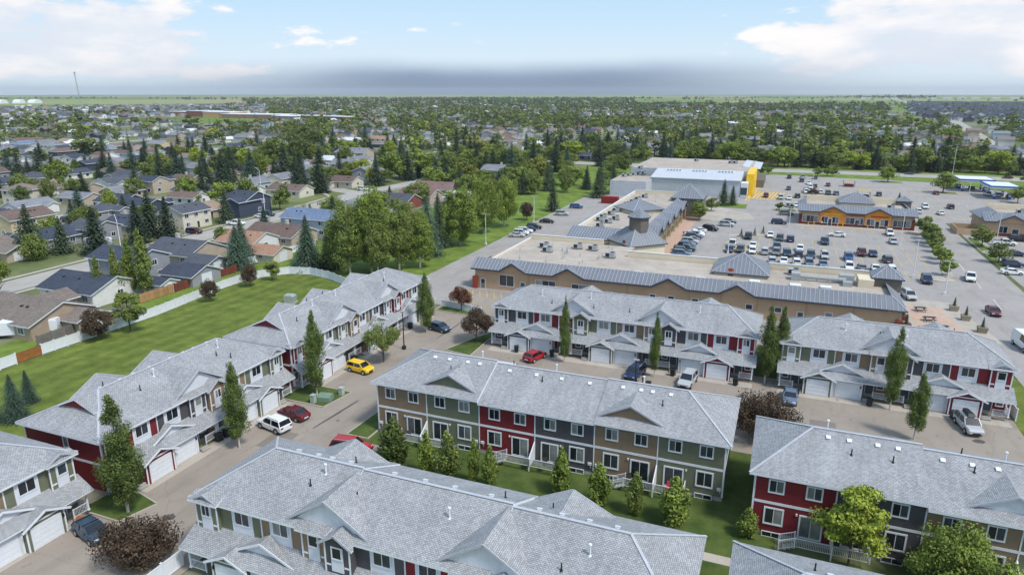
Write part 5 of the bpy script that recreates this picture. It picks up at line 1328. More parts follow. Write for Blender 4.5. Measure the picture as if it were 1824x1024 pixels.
NT = [
 ('aspen',-57.1,40.7,13.1,'columnar aspen on the grass patch by the parked dark blue car','dark',1.1),
 ('aspen/1',-56.2,54.9,11.3,'columnar aspen in front of the charcoal townhouse porch','deep',1.0),
 ('aspen/2',-56.6,70.0,12.8,'columnar aspen on the grass patch by the green utility boxes','deep',.85),
 ('aspen/3',-55.1,98.4,11.1,'columnar aspen beside the dark blue hatchback at the lane end','deep',1.05),
 ('aspen/4',-28.7,94.0,10.5,'columnar aspen near the red car in front of the olive unit','deep',.72),
 ('aspen/5',-14.9,93.7,10.3,'columnar aspen between the person and the silver SUV','deep',.68),
 ('aspen/6',0.2,97.3,12.0,'taller half of the dark aspen pair in the gap between two townhouse rows','dark',.95),
 ('aspen/7',1.9,98.6,11.7,'shorter half of the dark aspen pair in the gap between two townhouse rows','dark',.9),
 ('aspen/8',15.8,94.2,11.8,'columnar aspen before the tan unit, beside black bins','deep',.78),
 ('aspen/9',17.5,86.4,9.1,'columnar aspen standing in the parking court near the charcoal unit','deep',.95),
 ('aspen/m1',-125.9,91.9,9.4,'narrow poplar before the navy-roofed white bungalow, first in the row','green',.8),
 ('aspen/m2',-122.3,93.2,11.4,'narrow poplar before the navy-roofed bungalow, second in the row','green',.8),
 ('aspen/m3',-121.9,96.1,12.6,'narrow poplar against the two-storey grey house, third in the row','bright',.85),
 ('aspen/m4',-118.6,96.4,14.6,'tallest narrow poplar at the end of the row by the shed','green',1.0),
 ('aspen/m5',-119.9,97.5,11,'short narrow poplar squeezed beside the tallest one by the shed','green',.8),
 ('small',-103.3,79.8,7.1,'round green maple on the lawn side of the white fence','green',1.1),
 ('round',-54.7,83.9,7.1,'round green maple in front of the olive unit by the yellow car','green',.9),
 ('burg',-104.6,74.7,5.5,'wide burgundy crabapple along the white fence','burg',1.0),
 ('burg/1',-103.7,98.6,4.6,'small dark burgundy tree midway along the white fence','burg',.75),
 ('burg/2',-104.4,110.3,4.7,'dark burgundy tree at the bend of the white fence','burg',.8),
 ('small/1',-103.1,115.7,4.8,'grey-green willow beside the burgundy tree at the fence bend','pale',1.1),
 ('burg/3',-54.9,111.8,4.8,'red-leaved tree on the grass patch beside the low white fence','red',.85),
 ('burg/4',-45.0,97.1,5.7,'round red-brown tree at the corner of the charcoal end unit','burg',.95),
 ('burg/5',-106.4,57.8,3.6,'burgundy tree by the white fence at the picture edge','burg',.8),
 ('shrub',-49.2,35.4,4.6,'broad burgundy tree with mottled leaves at the lane corner','burg',.95),
 ('shrub/1',0.6,80.3,5.6,'broad burgundy tree between two townhouse blocks in the court','burg',.85),
 ('spruce/1',-87.6,50.0,6.2,'tallest blue spruce of the trio on the striped lawn','blue',1.25),
 ('spruce/2',-91.2,54.1,4.6,'farthest blue spruce of the trio on the striped lawn','blue',1.2),
 ('spruce/3',-89.9,48.6,4.3,'smallest blue spruce of the trio on the striped lawn','blue',1.4),
 ('spruce/4',-101.9,126.8,11.2,'silvery blue spruce beside the big poplars behind the white fence','silver',1.6),
 ('spruce/5',-118.1,121.6,10.2,'blue spruce beside the beige skylight bungalow','silver',1.7),
 ('spruce/6',-120.9,126.4,10.8,'taller blue spruce behind the beige skylight bungalow','silver',1.4),
 ('spruce/7',-98.4,130.2,10.2,'dark spruce between the silvery spruce and the big poplars','green',1.3),
 ('poplar',-90.1,126.5,18.6,'big poplar nearest the white fence curve','green',0.87),
 ('poplar/1',-86.2,129.5,20.7,'tallest big poplar behind the end of the far townhouse row','bright',0.87),
 ('poplar/2',-81.8,134.3,18.0,'big poplar at the edge of the greenbelt lawn','green',0.87),
 ('poplar/3',-78.6,138.4,14.3,'spreading poplar overhanging the greenbelt lawn','bright',0.92),
 ('poplar/8',-93.4,131.0,16.0,'slim poplar squeezed between the dark spruce and the big poplars','green',0.70),
 ('poplar/9',-83.6,128.0,17.1,'upright poplar in the middle of the big poplar clump','green',0.74),
 ('spruce/10',-104.8,130.5,12.0,'dark spruce behind the silvery blue spruce','green',1.25),
 ('poplar/5',-87.5,135.0,18.7,'poplar at the back of the big poplar clump','bright',0.74),
 ('spruce/8',-82.8,150.0,15.1,'tall silvery spruce at the greenbelt lawn behind the poplars','silver',1.3),
 ('spruce/9',-84.9,160.0,14.4,'tall green spruce behind the silvery spruce at the greenbelt','green',1.1),
 ('poplar/4',-80.4,163.9,17.2,'light green poplar with a pale trunk on the greenbelt lawn','bright',1.14),
 ('poplar/5',-81.3,181.8,17.4,'second light green poplar along the greenbelt lawn','bright',0.98),
 ('poplar/6',-79.6,193.4,16.6,'third poplar along the greenbelt lawn near the street lamp','bright',0.98),
 ('poplar/7',-95.8,129.3,11.2,'low bushy poplar between spruce and white fence','green',0.87),
 ('spruce/m1',-74.6,226.3,11.0,'spruce on the greenbelt beside the parked blue car','green',1.2),
 ('spruce/m2',-93.0,274.2,11.8,'dark spruce in the thicket behind the greenbelt','green',1.2),
 ('poplar/m1',-94.6,262.6,10.5,'rounded poplar in the thicket behind the greenbelt','green',1.1),
 ('poplar/m2',-84.3,272.3,10.6,'second rounded poplar in the greenbelt thicket','green',1.1),
 ('spruce/m3',-79.9,288.9,9.6,'spruce at the far end of the greenbelt lawn','green',1.2),
 ('spruce/m4',-68.1,262.7,11.5,'dark spruce by the corner of the grey grocery store','green',1.3),
 ('spruce/m5',-69.5,272.0,13.0,'tallest spruce beside the grey grocery store','green',1.2),
 ('spruce/m6',-71.6,303.1,10.5,'spruce behind the grey grocery store','green',1.2),
 ('burg/m1',-77.0,206.5,5.9,'dark plum tree on the greenbelt by the street lamp','burg',.8),
 ('spruce/m7',-98.9,260.9,10,'spruce on the thicket edge towards the houses','green',1.2),
 ('spruce/m8',-103.5,252.2,11.5,'tall spruce on the thicket edge towards the houses','green',1.2),
 ('young',-37.6,58.9,5.6,'bushy young tree by the tan unit at the courtyard edge','dark',1.5),
 ('young/1',-32.9,57.6,5.6,'young tree before the olive unit deck steps','bright',.8),
 ('young/2',-30.4,57.7,6.0,'slender young tree before the olive unit windows','green',1.0),
 ('young/3',-27.4,58.0,5.6,'thin young tree at the edge of the red unit','bright',.6),
 ('young/4',-25.6,58.0,5.1,'low young tree before the red unit basement window','bright',.8),
 ('young/5',-18.2,59.6,5.6,'young tree before the charcoal unit in the courtyard','bright',.95),
 ('young/6',-14.1,58.9,5.2,'young tree before the tan unit deck steps','bright',1.1),
 ('young/7',-10.5,59.0,4.9,'narrow young tree before the tan unit deck','green',.9),
 ('young/8',-6.6,58.6,5.4,'wider young tree before the olive end unit','bright',1.4),
 ('young/9',0.1,59.4,3.2,'small bright shrub-like tree beside the dark red corner','bright',1.4),
 ('lime',8.6,58.5,7.9,'feathery yellow-green tree in front of the charcoal unit','lime',.95),
 ('dense',16.2,56.6,6.6,'large bushy bright green tree at the bottom corner','bright',.85),
 ('spruce/m9',-169.4,142.3,13.0,'big dark spruce beside the cream two-storey house','dark',1.4),
 ('spruce/m10',-163.9,133.4,11.8,'dark spruce at the street lamp by the street','dark',1.4),
 ('spruce/m11',-162.6,142.2,11.6,'spruce between the cream two-storey house and the street','dark',1.4),
 ('spruce/m12',-163.3,120.4,11.8,'wide dark spruce near the parked camper','dark',1.6),
 ('dense/m1',-170.6,109.5,7.0,'bushy green tree by the grey bungalow','green',.7),
 ('round/m1',-144.8,84.4,9.0,'tall pale-trunked birch at the street near the picture edge','bright',.7),
 ('dense/m2',-194.6,141.5,8,'bushy tree beside the yellow two-storey house','green',.7),
 ('spruce/m13',-164.5,166.7,10.5,'lone spruce on the driveway lawn of the tan-roofed bungalow','green',1.3),
 ('spruce/m14',-246.2,215.3,17.5,'very tall dark spruce in the middle of the suburb','dark',1.0),
 ('spruce/m15',-207.6,214.0,17.2,'very tall dark spruce behind the chimney bungalow','dark',1.0),
 ('spruce/m16',-214.6,207.0,14.2,'dark spruce next to the very tall one behind the dark blue house','dark',1.2),
 ('spruce/m17',-260.0,240.5,12.8,'dark spruce near the brown-roofed houses','dark',1.1),
 ('spruce/m18',-290.3,176.3,13.7,'dark blue-green spruce near the picture edge','dark',1.3),
 ('round/m2',-212.1,196.3,10.0,'round bright green tree beside the spruce behind the dark blue house','bright',1.1),
 ('round/m3',-250.7,276.4,10.9,'round bright tree in the middle suburb','bright',1.1),
 ('round/m4',-164.9,192.5,7.9,'round green tree before the dark blue house','green',1.1),
 ('poplar/m3',-267.9,312.6,17,'huge round tree group in the middle suburb','green',1.5),
 ('poplar/m4',-258.9,322.6,16,'huge dark tree beside the large grey house','dark',1.5),
 ('poplar/m5',-330,420,18,'largest dark green tree in the middle distance','dark',1.5),
 ('poplar/m6',-308,404,17,'second large dark tree in the middle distance','dark',1.5),
 ('spruce/m19',-192.5,236.4,15.5,'tall dark spruce beside the chimney bungalow','dark',1.1),
 ('spruce/m20',-198,246,14.5,'tall dark spruce of the row behind the cream bungalow','dark',1.1),
 ('spruce/m21',-204,253,14.5,'dark spruce in the row behind the cream bungalow','dark',1.1),
 ('spruce/m22',-210,262,13.5,'farthest spruce in the row behind the cream bungalow','dark',1.1),
 ('spruce/m23',-166,284,13.5,'dark spruce behind the yellow-green willow','dark',1.3),
 ('round/m5',-172,262,8.5,'yellowish birch beside the cream bungalow','yellow',.75),
 ('round/m6',-197,292,9,'bright yellow-green tree behind the grey gabled house','lime',1.3)]
STREET = [(39.2,226.1,5.4),(39.2,219.5,5.0),(39.0,213.5,4.9),(38.9,208.5,4.2),(38.6,201.9,3.9),(37.4,193.5,3.6),(37.1,187.9,4.1),(36.5,175.8,4.0)]
for t in NT: tree(*t)
for i, (u, v, h) in enumerate(STREET): tree('small/m%d' % (i % 3), u, v, h, f'{ordinal(i)} street tree counted from the pad shops along the access road', 'bright' if i > 4 else 'green', 1.35)
for u, v, h, lab, k, tn in ((51.2,214.6,6.0,'street tree on the island before the hip-roofed shops','round','green'),(50.4,194.1,5.4,'street tree on the nearer island of the east car park','round','green'),(44.3,359.2,8.2,'round tree in the car park grass near the main road','round','bright'),
   (61.3,328.8,9.0,'tree in the car park beside the fuel station','round','green'),(14.8,371.4,5.2,'low tree on the verge at the store exit','small','bright'),(19.0,374.1,4.9,'second low tree on the verge at the store exit','small','bright'),(21.9,376.1,4.4,'third low tree on the verge at the store exit','small','bright'),
   (-11.6,368.2,5.0,'small tree behind the yellow entrance','small','green'),(-8.1,372.2,4.6,'second small tree behind the yellow entrance','small','green'),(-.9,257.2,3,'dark small tree on the island beside the orange shops','small','dark'),(2.7,258.2,2.8,'second dark small tree on the island beside the orange shops','small','dark'),
   (82.2,308.0,6.8,'thin tree by the nearer fuel canopy','small','pale'),(10.8,296.0,3.4,'dark plum tree in the car park behind the orange shops','burg','burg'),(-24.7,227.1,6.4,'leafy tree on the plaza before the grey tower','round','bright'),(-23.0,247.0,5.0,'tree behind the plaza tree beside the grey tower','round','green'),
   (-20.2,260.8,9.4,'tall spruce before the grocery store wall','spruce','green'),(-17.2,262.9,7.2,'shorter spruce before the grocery store wall','spruce','green'),(41.8,300.3,3.0,'small conifer behind the orange shops','spruce','green')):
    tree(k+'/m4', u, v, h, lab, tn, 1.3)
MRD = [(112,200),(118,300),(124,400),(132,492),(152,677),(224,1209),(351,2392)]
def roadclear(u, v):
    if 383 < v < 405 and -420 < u < 125: return False
    for a in (-226,-296,-366,-436,-520):
        if abs(u-a) < 6.5 and 50 < v < 720: return False
    for b in (470,560,660):
        if abs(v-b) < 6.5 and -430 < u < 110: return False
    for (x0, y0), (x1, y1) in zip(MRD[:-1], MRD[1:]):
        if y0 <= v <= y1:
            x = x0+(x1-x0)*(v-y0)/(y1-y0)
            if abs(u-x) < 16: return False
    if -169 < u < -143 and v < 262: return False
    return True
def estate(u, v):
    if u > -117 and v < 246 and u < 112: return True
    if u > -104 and v < 262 and u < 112: return True
    if -76 < u < 112 and v < 406: return True
    return False
def inpoly_fields(u, v):
    if -985 < u < -640 and 690 < v < 960: return True
    if -60 < u < 40 and 1200 < v < 1440: return True
    return False
HG = {}
for x, y, r in HOUSES: HG.setdefault((int(x//20), int(y//20)), []).append((x, y, r))
def nearhouse(u, v, m):
    a, b = int(u//20), int(v//20)
    return any(math.hypot(u-x, v-y) < r+m for i in (-1,0,1) for j in (-1,0,1) for x, y, r in HG.get((a+i, b+j), ()))
def scatter():
    pts = []
    def ring(d0, d1, n, keep, hs):
        for _ in range(n):
            d = math.sqrt(random.uniform(d0*d0, d1*d1)); az = math.radians(111.7+random.uniform(-40, 40)); u, v = d*math.cos(az), d*math.sin(az)
            if estate(u, v) or inpoly_fields(u, v) or not roadclear(u, v): continue
            px, py, _ = proj(u, v)
            if px < -60 or px > 1890: continue
            cl = .5+.5*math.sin(u*.013+1.3)*math.cos(v*.011)+.3*math.sin(u*.05+v*.03)
            if random.random() > keep(px, d, cl): continue
            if nearhouse(u, v, .5 if d < 700 else -2): continue
            if d < 330 and px < 560 and random.random() < .55: continue
            pts.append((d, u, v, px, random.uniform(*hs)*(.85 if d < 330 else 1)))
    ring(150, 500, 1900, lambda px, d, c: (.5 if px < 480 else .78 if px < 1640 else .55)*(.4+.8*c), (6, 14))
    ring(500, 1100, 5200, lambda px, d, c: (.38 if px < 480 else .62 if px < 1600 else .35)*(.3+1.0*c), (6, 14))
    ring(1100, 2500, 9500, lambda px, d, c: (.28 if px < 480 else .72 if px < 1580 else .12)*(.4+.9*c)*(0 if (d > 1900 and px < 400) else 1), (7, 13))
    ring(2500, 4600, 6200, lambda px, d, c: (.0 if px < 430 else .9 if px < 1130 else .04), (9, 15))
    # tree line directly beyond the main road
    for i in range(46):
        u = -60+i*4.3+random.uniform(-2, 2); pts.append((math.hypot(u, 415), u, 414+random.uniform(-3, 10), 1500, random.uniform(8, 15)))
    pts.sort(); return pts
PTS = scatter()
def byhouse(u, v, h):
    q = min(HLAB, key=lambda t: (t[0]-u)**2+(t[1]-v)**2); sz = 'tall' if h > 10.5 else 'small' if h < 7.5 else 'medium'
    return sz, (f'near a {q[2]} roofed {q[3]} house' if math.hypot(q[0]-u, q[1]-v) < 30 else zone(u, v))
nS = nL = 0; STF = []
for d, u, v, px, h in PTS:
    con = random.random() < (.25 if 405 < v < 432 and u > -60 else .52 if px < 480 else .4)
    if d < 560 and (nS < 262 if con else nL < 235):
        if con:
            nS += 1; k = random.randint(30, 33); tree('spruce/m%d' % k, u, v, h*1.12, '%s dark spruce %s' % byhouse(u, v, h), random.choice(('dark','dark','green','blue')), random.uniform(1.3, 1.75))
        else:
            nL += 1; k = random.randint(30, 33); t = random.choices(('green','bright','dark','olive','lime'), (34,28,16,10,10))[0]
            w = {'green':'green','bright':'bright green','dark':'dark green','olive':'olive green','lime':'yellow-green','burg':'burgundy'}[t]
            tree(('round/m%d' if random.random() < .7 else 'poplar/m%d') % k, u, v, h*.95, byhouse(u, v, h)[0]+f' {w} leafy tree '+byhouse(u, v, h)[1], t, random.uniform(.9, 1.2) if px < 480 else random.uniform(1.1, 1.5))
    else: STF.append((d, u, v, h, con, px))
def distant_trees():
    T0 = {}
    def tmpl(con, lod, k):
        key = (con, lod, k)
        if key in T0: return T0[key]
        rng = np.random.default_rng(k+7)
        if con: V = spruce_pts(11, 2.5, .5, k, (9, 5)[lod], (7, 4)[lod], 1+(lod == 0), (.95, 1.6)[lod])/11
        else: V = round_pts((130, 34)[lod], 8, 3.3, .8, (16, 8)[lod], k, (.66, 1.3)[lod])[0]/8
        T0[key] = V.astype(np.float32); return T0[key]
    for nm, lab, sel in (('distant_trees', 'dense mix of dark spruces and leafy trees filling the suburb', lambda d: d < 1100), ('horizon_woods', 'dark woods and shelter belts along the horizon', lambda d: d >= 1100)):
        V = []; C = []
        src = [p for p in STF if sel(p[0])]
        if nm == 'horizon_woods':
            for p0, p1, d, hh in ((0,235,5200,15),(285,320,4600,14),(330,405,4200,20),(370,1165,4300,17),(1205,1240,3800,24),(1240,1460,5200,12),(1460,1640,5200,26),(1780,1824,4600,18),(1300,1570,2600,15),(1040,1500,2300,14)):
                n = int((p1-p0)*d/1216/17)
                for i in range(n):
                    px = p0+(p1-p0)*random.random(); a = math.atan((px-912)/1216); dd = d+random.uniform(-70, 220); x, y = dd*math.sin(a)/1, dd*math.cos(a)
                    u, v = x*math.cos(YAW)-y*math.sin(YAW), x*math.sin(YAW)+y*math.cos(YAW); src.append((dd, u, v, hh*random.uniform(.6, 1.05), False, px))
        for d, u, v, h, con, px in src:
            lod = 0 if d < 900 else 1
            t = tmpl(con, lod, random.randint(0, 7)); a = random.uniform(0, 6.28); ca, sa = math.cos(a), math.sin(a)
            w = h*random.uniform(1.15, 1.75 if not con else 1.5)
            P = np.empty_like(t); P[:, 0] = (t[:, 0]*ca-t[:, 1]*sa)*w+u; P[:, 1] = (t[:, 0]*sa+t[:, 1]*ca)*w+v; P[:, 2] = t[:, 2]*h*1.05
            V.append(P)
            if con: c = random.choice(((.5,.62,.6),(.58,.7,.72),(.45,.55,.5)))
            else:
                c = random.choices(((1,1.02,.9),(1.35,1.4,.9),(.75,.8,.72),(1.1,1,.75),(1.9,1.75,.9),(.9,.6,.6)), (36,24,24,10,3,3))[0]
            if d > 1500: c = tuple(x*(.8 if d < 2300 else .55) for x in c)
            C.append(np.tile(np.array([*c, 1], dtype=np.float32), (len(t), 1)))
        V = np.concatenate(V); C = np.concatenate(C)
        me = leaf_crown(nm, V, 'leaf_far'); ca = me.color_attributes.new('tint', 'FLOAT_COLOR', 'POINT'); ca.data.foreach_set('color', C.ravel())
        o = ob(nm, me, kind='stuff', label=lab, category='trees')
distant_trees()

# ------------------------------------------------------------------ vehicles
def loft(b, rings, m=0, cap=True):
    n = len(b.v); k = len(rings[0])
    for r in rings: b.v.extend(r)
    for i in range(len(rings)-1):
        for j in range(k):
            q = (j+1) % k; b.f.append((n+i*k+j, n+i*k+q, n+(i+1)*k+q, n+(i+1)*k+j)); b.m.append(m)
    if cap:
        b.f.append(tuple(n+j for j in range(k))); b.m.append(m); b.f.append(tuple(n+(len(rings)-1)*k+j for j in reversed(range(k)))); b.m.append(m)
SPEC = { # half length, half width, body stations (x, zlow, ztop, w scale), cabin base x0 x1, cabin top x0 x1, belt z, roof z, wheel r, wheel x
 'sedan': (2.35,.91,[(-2.35,.42,.78,.80),(-2.2,.28,.98,.94),(-1.3,.22,1.02,1),(0,.2,.96,1),(1.1,.22,.93,1),(2.0,.26,.80,.95),(2.35,.40,.62,.78)],(-1.75,1.05),(-1.05,.35),.95,1.44,.33,1.40),
 'hatch': (2.15,.90,[(-2.15,.40,.98,.85),(-2.0,.28,1.02,.95),(0,.2,.98,1),(1.0,.22,.95,1),(1.85,.26,.82,.95),(2.15,.40,.64,.80)],(-2.0,1.05),(-1.55,.30),.97,1.50,.33,1.30),
 'suv': (2.4,.96,[(-2.4,.48,1.08,.86),(-2.25,.34,1.12,.96),(0,.26,1.08,1),(1.1,.28,1.06,1),(2.1,.32,.98,.95),(2.4,.46,.78,.84)],(-2.28,1.2),(-1.95,.45),1.07,1.74,.37,1.45),
 'boxcar': (2.07,.91,[(-2.07,.40,1.08,.88),(-1.95,.3,1.1,.96),(0,.24,1.05,1),(1.1,.26,1.03,1),(1.85,.3,.95,.96),(2.07,.42,.78,.86)],(-1.98,1.15),(-1.8,.55),1.05,1.62,.34,1.28),
 'pickup': (2.85,.99,[(-2.85,.55,1.12,.95),(-2.8,.45,1.16,1),(-.7,.36,1.16,1),(.2,.34,1.14,1),(1.5,.36,1.12,1),(2.55,.40,1.04,.96),(2.85,.5,.84,.88)],(-.85,1.55),(-.6,.85),1.14,1.84,.40,1.80),
 'minivan': (2.5,.98,[(-2.5,.42,1.05,.9),(-2.4,.3,1.1,.97),(0,.24,1.06,1),(1.3,.26,1.02,1),(2.2,.3,.86,.95),(2.5,.42,.66,.8)],(-2.42,1.75),(-2.15,.7),1.04,1.72,.34,1.5),
 'van': (3.0,1.02,[(-3.0,.5,1.4,.97),(-2.9,.4,1.5,1),(0,.35,1.5,1),(1.9,.35,1.4,1),(2.7,.38,1.12,.95),(3.0,.5,.9,.86)],(-2.95,2.2),(-2.9,1.5),1.38,2.55,.37,1.9)}
CARP = {}
def car_proto(kind):
    if kind in CARP: return CARP[kind]
    hl, hw, st, (b0, b1), (t0, t1), zb, zr, wr, wx = SPEC[kind]
    b = MB(); rings = []
    for x, zl, zt, s in st:
        w = hw*s; rings.append([(x,-w*.88,zl),(x,-w,zl+.16),(x,-w,zt-.16),(x,-w*.9,zt),(x,w*.9,zt),(x,w,zt-.16),(x,w,zl+.16),(x,w*.88,zl)])
    loft(b, rings)
    if kind == 'pickup':
        b.box(-2.72,-.84,1.16,-.95,.84,1.175,1)
        for y in (-.93,.86): b.box(-2.8,y,1.15,-.85,y+.07,1.24)
        b.box(-2.84,-.9,1.1,-2.76,.9,1.24)
    for sx in (-wx, wx):
        for sy in (-1, 1): b.tube((sx, sy*(hw-.10), wr+.02), (sx, sy*(hw+.004), wr+.02), wr+.07, wr+.07, 14, 1)
    b.box(hl-.05,-hw*.45,.42,hl+.015,hw*.45,.62,1); b.box(-hl-.015,-hw*.35,.5,-hl+.05,hw*.35,.66,2)
    body = b.done('car_body', ['paint','black','white2'])
    b = MB(); w0, w1 = hw*.93, hw*.78
    loft(b, [[(b0,-w0,zb-.05),(b1,-w0,zb-.05),(b1,w0,zb-.05),(b0,w0,zb-.05)],[(t0,-w1,zr-.05),(t1,-w1,zr-.05),(t1,w1,zr-.05),(t0,w1,zr-.05)]])
    win = b.done('car_windows', ['carglass'])
    b = MB(); e = .02
    loft(b, [[(t0-e,-w1-e,zr-.07),(t1+e,-w1-e,zr-.07),(t1+e,w1+e,zr-.07),(t0-e,w1+e,zr-.07)],[(t0+.08,-w1+.1,zr),(t1-.12,-w1+.1,zr),(t1-.12,w1-.1,zr),(t0+.08,w1-.1,zr)]])
    for sy in (-1, 1):
        for (xa, xb) in ((b0,t0),(b1,t1)): b.bar((xa, sy*(w0+.005), zb-.03), (xb, sy*(w1+.01), zr-.05), .09, .09)
        xm = (b0+b1)/2-.05; b.bar((xm, sy*(w0+.008), zb-.03), (xm, sy*(w1+.012), zr-.05), .10, .03)
        if kind in ('van',): b.prism([(b0,sy*(w0+.01),zb),( -.1,sy*(w0+.01),zb),(-.1,sy*(w1+.012),zr-.1),(t0,sy*(w1+.012),zr-.1)], (0,.01*sy,0))
    if kind in ('suv','minivan'):
        for sy in (-1, 1): b.bar((t0+.2, sy*w1*.9, zr+.05), (t1-.2, sy*w1*.9, zr+.05), .05, .05, 1)
    roof = b.done('car_roof', ['paint','steel'])
    b = MB(); b.tube((0,-.11,0),(0,.11,0),wr,wr,16); b.tube((0,-.125,0),(0,.125,0),wr*.62,wr*.62,12,1); wheel = b.done('wheel', ['tyre','steel'])
    b = MB(); b.box(-.10,-.2,-.07,.05,.2,.08); hlm = b.done('headlight', ['lampglass']); b = MB(); b.box(-.05,-.17,-.1,.08,.17,.12); tl = b.done('tail_light', ['redlens'])
    b = MB(); b.box(-.06,-.1,0,.06,.1,.14); mir = b.done('mirror', ['paint'])
    CARP[kind] = (body, win, roof, wheel, hlm, tl, mir); return CARP[kind]
CC = {'white': (.78,.79,.80), 'silver': (.46,.48,.50), 'grey': (.19,.20,.22), 'dark grey': (.07,.075,.085), 'black': (.015,.016,.02), 'blue': (.03,.09,.26), 'light blue': (.13,.18,.26), 'navy': (.02,.035,.09), 'red': (.38,.02,.03), 'dark red': (.12,.012,.02), 'maroon': (.10,.02,.025), 'yellow': (.85,.55,.02), 'dark blue': (.03,.06,.10), 'teal': (.03,.09,.11), 'beige': (.42,.36,.28)}
KN = {'sedan': 'sedan', 'hatch': 'hatchback', 'suv': 'SUV', 'pickup': 'pickup truck', 'minivan': 'minivan', 'van': 'van', 'boxcar': 'boxy hatchback'}
def car(kind, col, u, v, head, label, group=None, extra=None):
    body, win, roof, wheel, hlm, tl, mir = car_proto(kind); hl, hw, st, (b0, b1), (t0, t1), zb, zr, wr, wx = SPEC[kind]
    T = thing('parked_car' if kind not in ('pickup','van') else {'pickup':'pickup_truck','van':'passenger_van'}[kind], label, 'car' if kind not in ('pickup','van') else KN[kind], (u, v, .03), math.radians(head), group)
    c = CC[col]; ob('body', body, T, color=c); ob('car_window', win, T); ob('car_roof', roof, T, color=c)
    for sx in (-wx, wx):
        for sy in (-1, 1): ob('wheel', wheel, T, (sx, sy*(hw-.08), wr))
    for sy in (-1, 1):
        ob('headlight', hlm, T, (hl-.12, sy*hw*.62, zb-.28)); ob('tail_light', tl, T, (-hl+.05, sy*hw*.68, zb-.16)); ob('mirror', mir, T, (b1-.35, sy*(hw+.06), zb-.02), color=c)
    if extra == 'roofbox':
        ob('roof_box', tube_mesh('roof_box', lambda b: loft(b, [[(-1.1,-.3,0),(1.0,-.4,0),(1.0,.4,0),(-1.1,.3,0)],[(-1.0,-.25,.32),(.7,-.34,.36),(.7,.34,.36),(-1.0,.25,.32)]]), ['black']), T, (-.5,0,zr+.08))
    if extra == 'bars':
        for x in (-1.2,.1): ob('roof_bar', tube_mesh('roof_bar', lambda b: b.box(-.04,-.75,0,.04,.75,.05), ['black']), T, (x,0,zr+.04))
    return T
NEARCARS = [('boxcar','yellow',-55.9,79.4,-8,'bright yellow boxy hatchback parked outside the red unit garage'),
 ('hatch','dark blue',-53.4,100.0,-14,'dark blue hatchback at the far end of the townhouse lane'),
 ('hatch','red',-33.4,93.6,72,'small red hatchback in front of the charcoal end unit'),
 ('suv','navy',-17.5,92.6,-100,'dark blue SUV next to the standing person'),
 ('suv','silver',-10.0,92.9,-98,'silver SUV before the dark red end unit'),
 ('sedan','light blue',3.6,92.4,-92,'blue-grey sedan beside the broad burgundy tree'),
 ('suv','silver',24.1,91.8,-80,'silver SUV carrying a black roof box'),
 ('suv','white',-55.6,60.2,168,'white SUV beside the dark red sedan on the lane'),
 ('sedan','dark red',-55.4,63.6,170,'dark red sedan parked beside the white SUV'),
 ('suv','red',-43.4,58.9,8,'red SUV half hidden behind the nearest roof'),
 ('hatch','dark blue',-56.9,36.7,-12,'dark blue wagon parked before the olive porch'),
 ('suv','white',-122.6,69.4,200,'white SUV parked beside the long white trailer')]
for k, c, u, v, h, l in NEARCARS: car(k, c, u, v, h, l, extra='roofbox' if 'roof box' in l else ('bars' if 'wagon' in l else None))
def row(name, items, head, group):
    for i, (u, v, k, c) in enumerate(items):
        car(k, c, u, v, head+random.uniform(-2.5, 2.5)+(180 if random.random() < .25 else 0), f'{c} {KN[k]}, {ordinal(i)} in {name}', group)
row('the nearest parking row, counted from the mall tower', [(-.9,173.7,'suv','silver'),(1.7,174.6,'sedan','white'),(4.6,174.0,'suv','white'),(7.4,174.2,'suv','light blue'),(10.5,174.5,'sedan','light blue'),(16.1,174.0,'suv','white'),(18.8,174.4,'sedan','grey'),(21.7,174.5,'sedan','white'),(25,174.9,'minivan','white')], -90, 'cars in the nearest parking row')
row('the second parking row, counted from the mall tower', [(-11.7,182.9,'hatch','navy'),(-9.0,183.8,'suv','dark grey'),(-5.9,183.6,'hatch','white'),(-2.9,183.7,'suv','silver'),(-.2,183.6,'suv','grey'),(2.4,183.2,'suv','dark blue'),(5.1,183.6,'minivan','navy'),(8.0,183.8,'suv','dark blue'),(11.2,184.2,'suv','silver'),(16.6,184.4,'suv','blue'),(25.3,185.4,'suv','dark grey')], -90, 'cars in the second parking row')
row('the third parking row, counted from the mall tower', [(-11.5,190.3,'pickup','white'),(-6.2,190.4,'sedan','white'),(-.2,190.6,'suv','teal'),(5.5,190.8,'hatch','white'),(20.1,191.4,'pickup','maroon'),(22.7,191.3,'sedan','navy')], -90, 'cars in the third parking row')
row('the row near the orange shops', [(-8.1,202.2,'suv','black'),(-2.3,206.9,'sedan','white'),(.3,202.8,'suv','dark grey'),(3.1,202.8,'suv','navy'),(11.9,202.8,'pickup','dark blue'),(29.4,210.1,'sedan','silver'),(29.9,222.4,'suv','white')], -90, 'cars near the orange shops')
row('the row along the mall shopfronts', [(-22.6,173.2,'suv','light blue'),(-22.8,176.4,'suv','dark grey'),(-22.6,179.6,'pickup','teal'),(-22.6,182.8,'suv','navy'),(-22.8,186,'hatch','light blue'),(-22.6,189.2,'suv','silver'),(-22.7,192.6,'sedan','grey'),(-22.5,196,'suv','navy'),(-22.6,199.4,'pickup','white'),(-22.6,202.8,'sedan','white'),(-22.3,206.2,'sedan','white')], 0, 'cars along the mall shopfronts')
row('the service road row by the greenbelt, counted from the townhouses', [(-70,179.9,'sedan','silver'),(-70,183.0,'suv','white'),(-70,186.2,'suv','white'),(-70,189.4,'sedan','navy'),(-69.6,193.2,'suv','black'),(-69.2,204.0,'sedan','black'),(-69,219,'suv','silver'),(-68.6,234.8,'suv','blue')], 10, 'cars parked by the greenbelt')
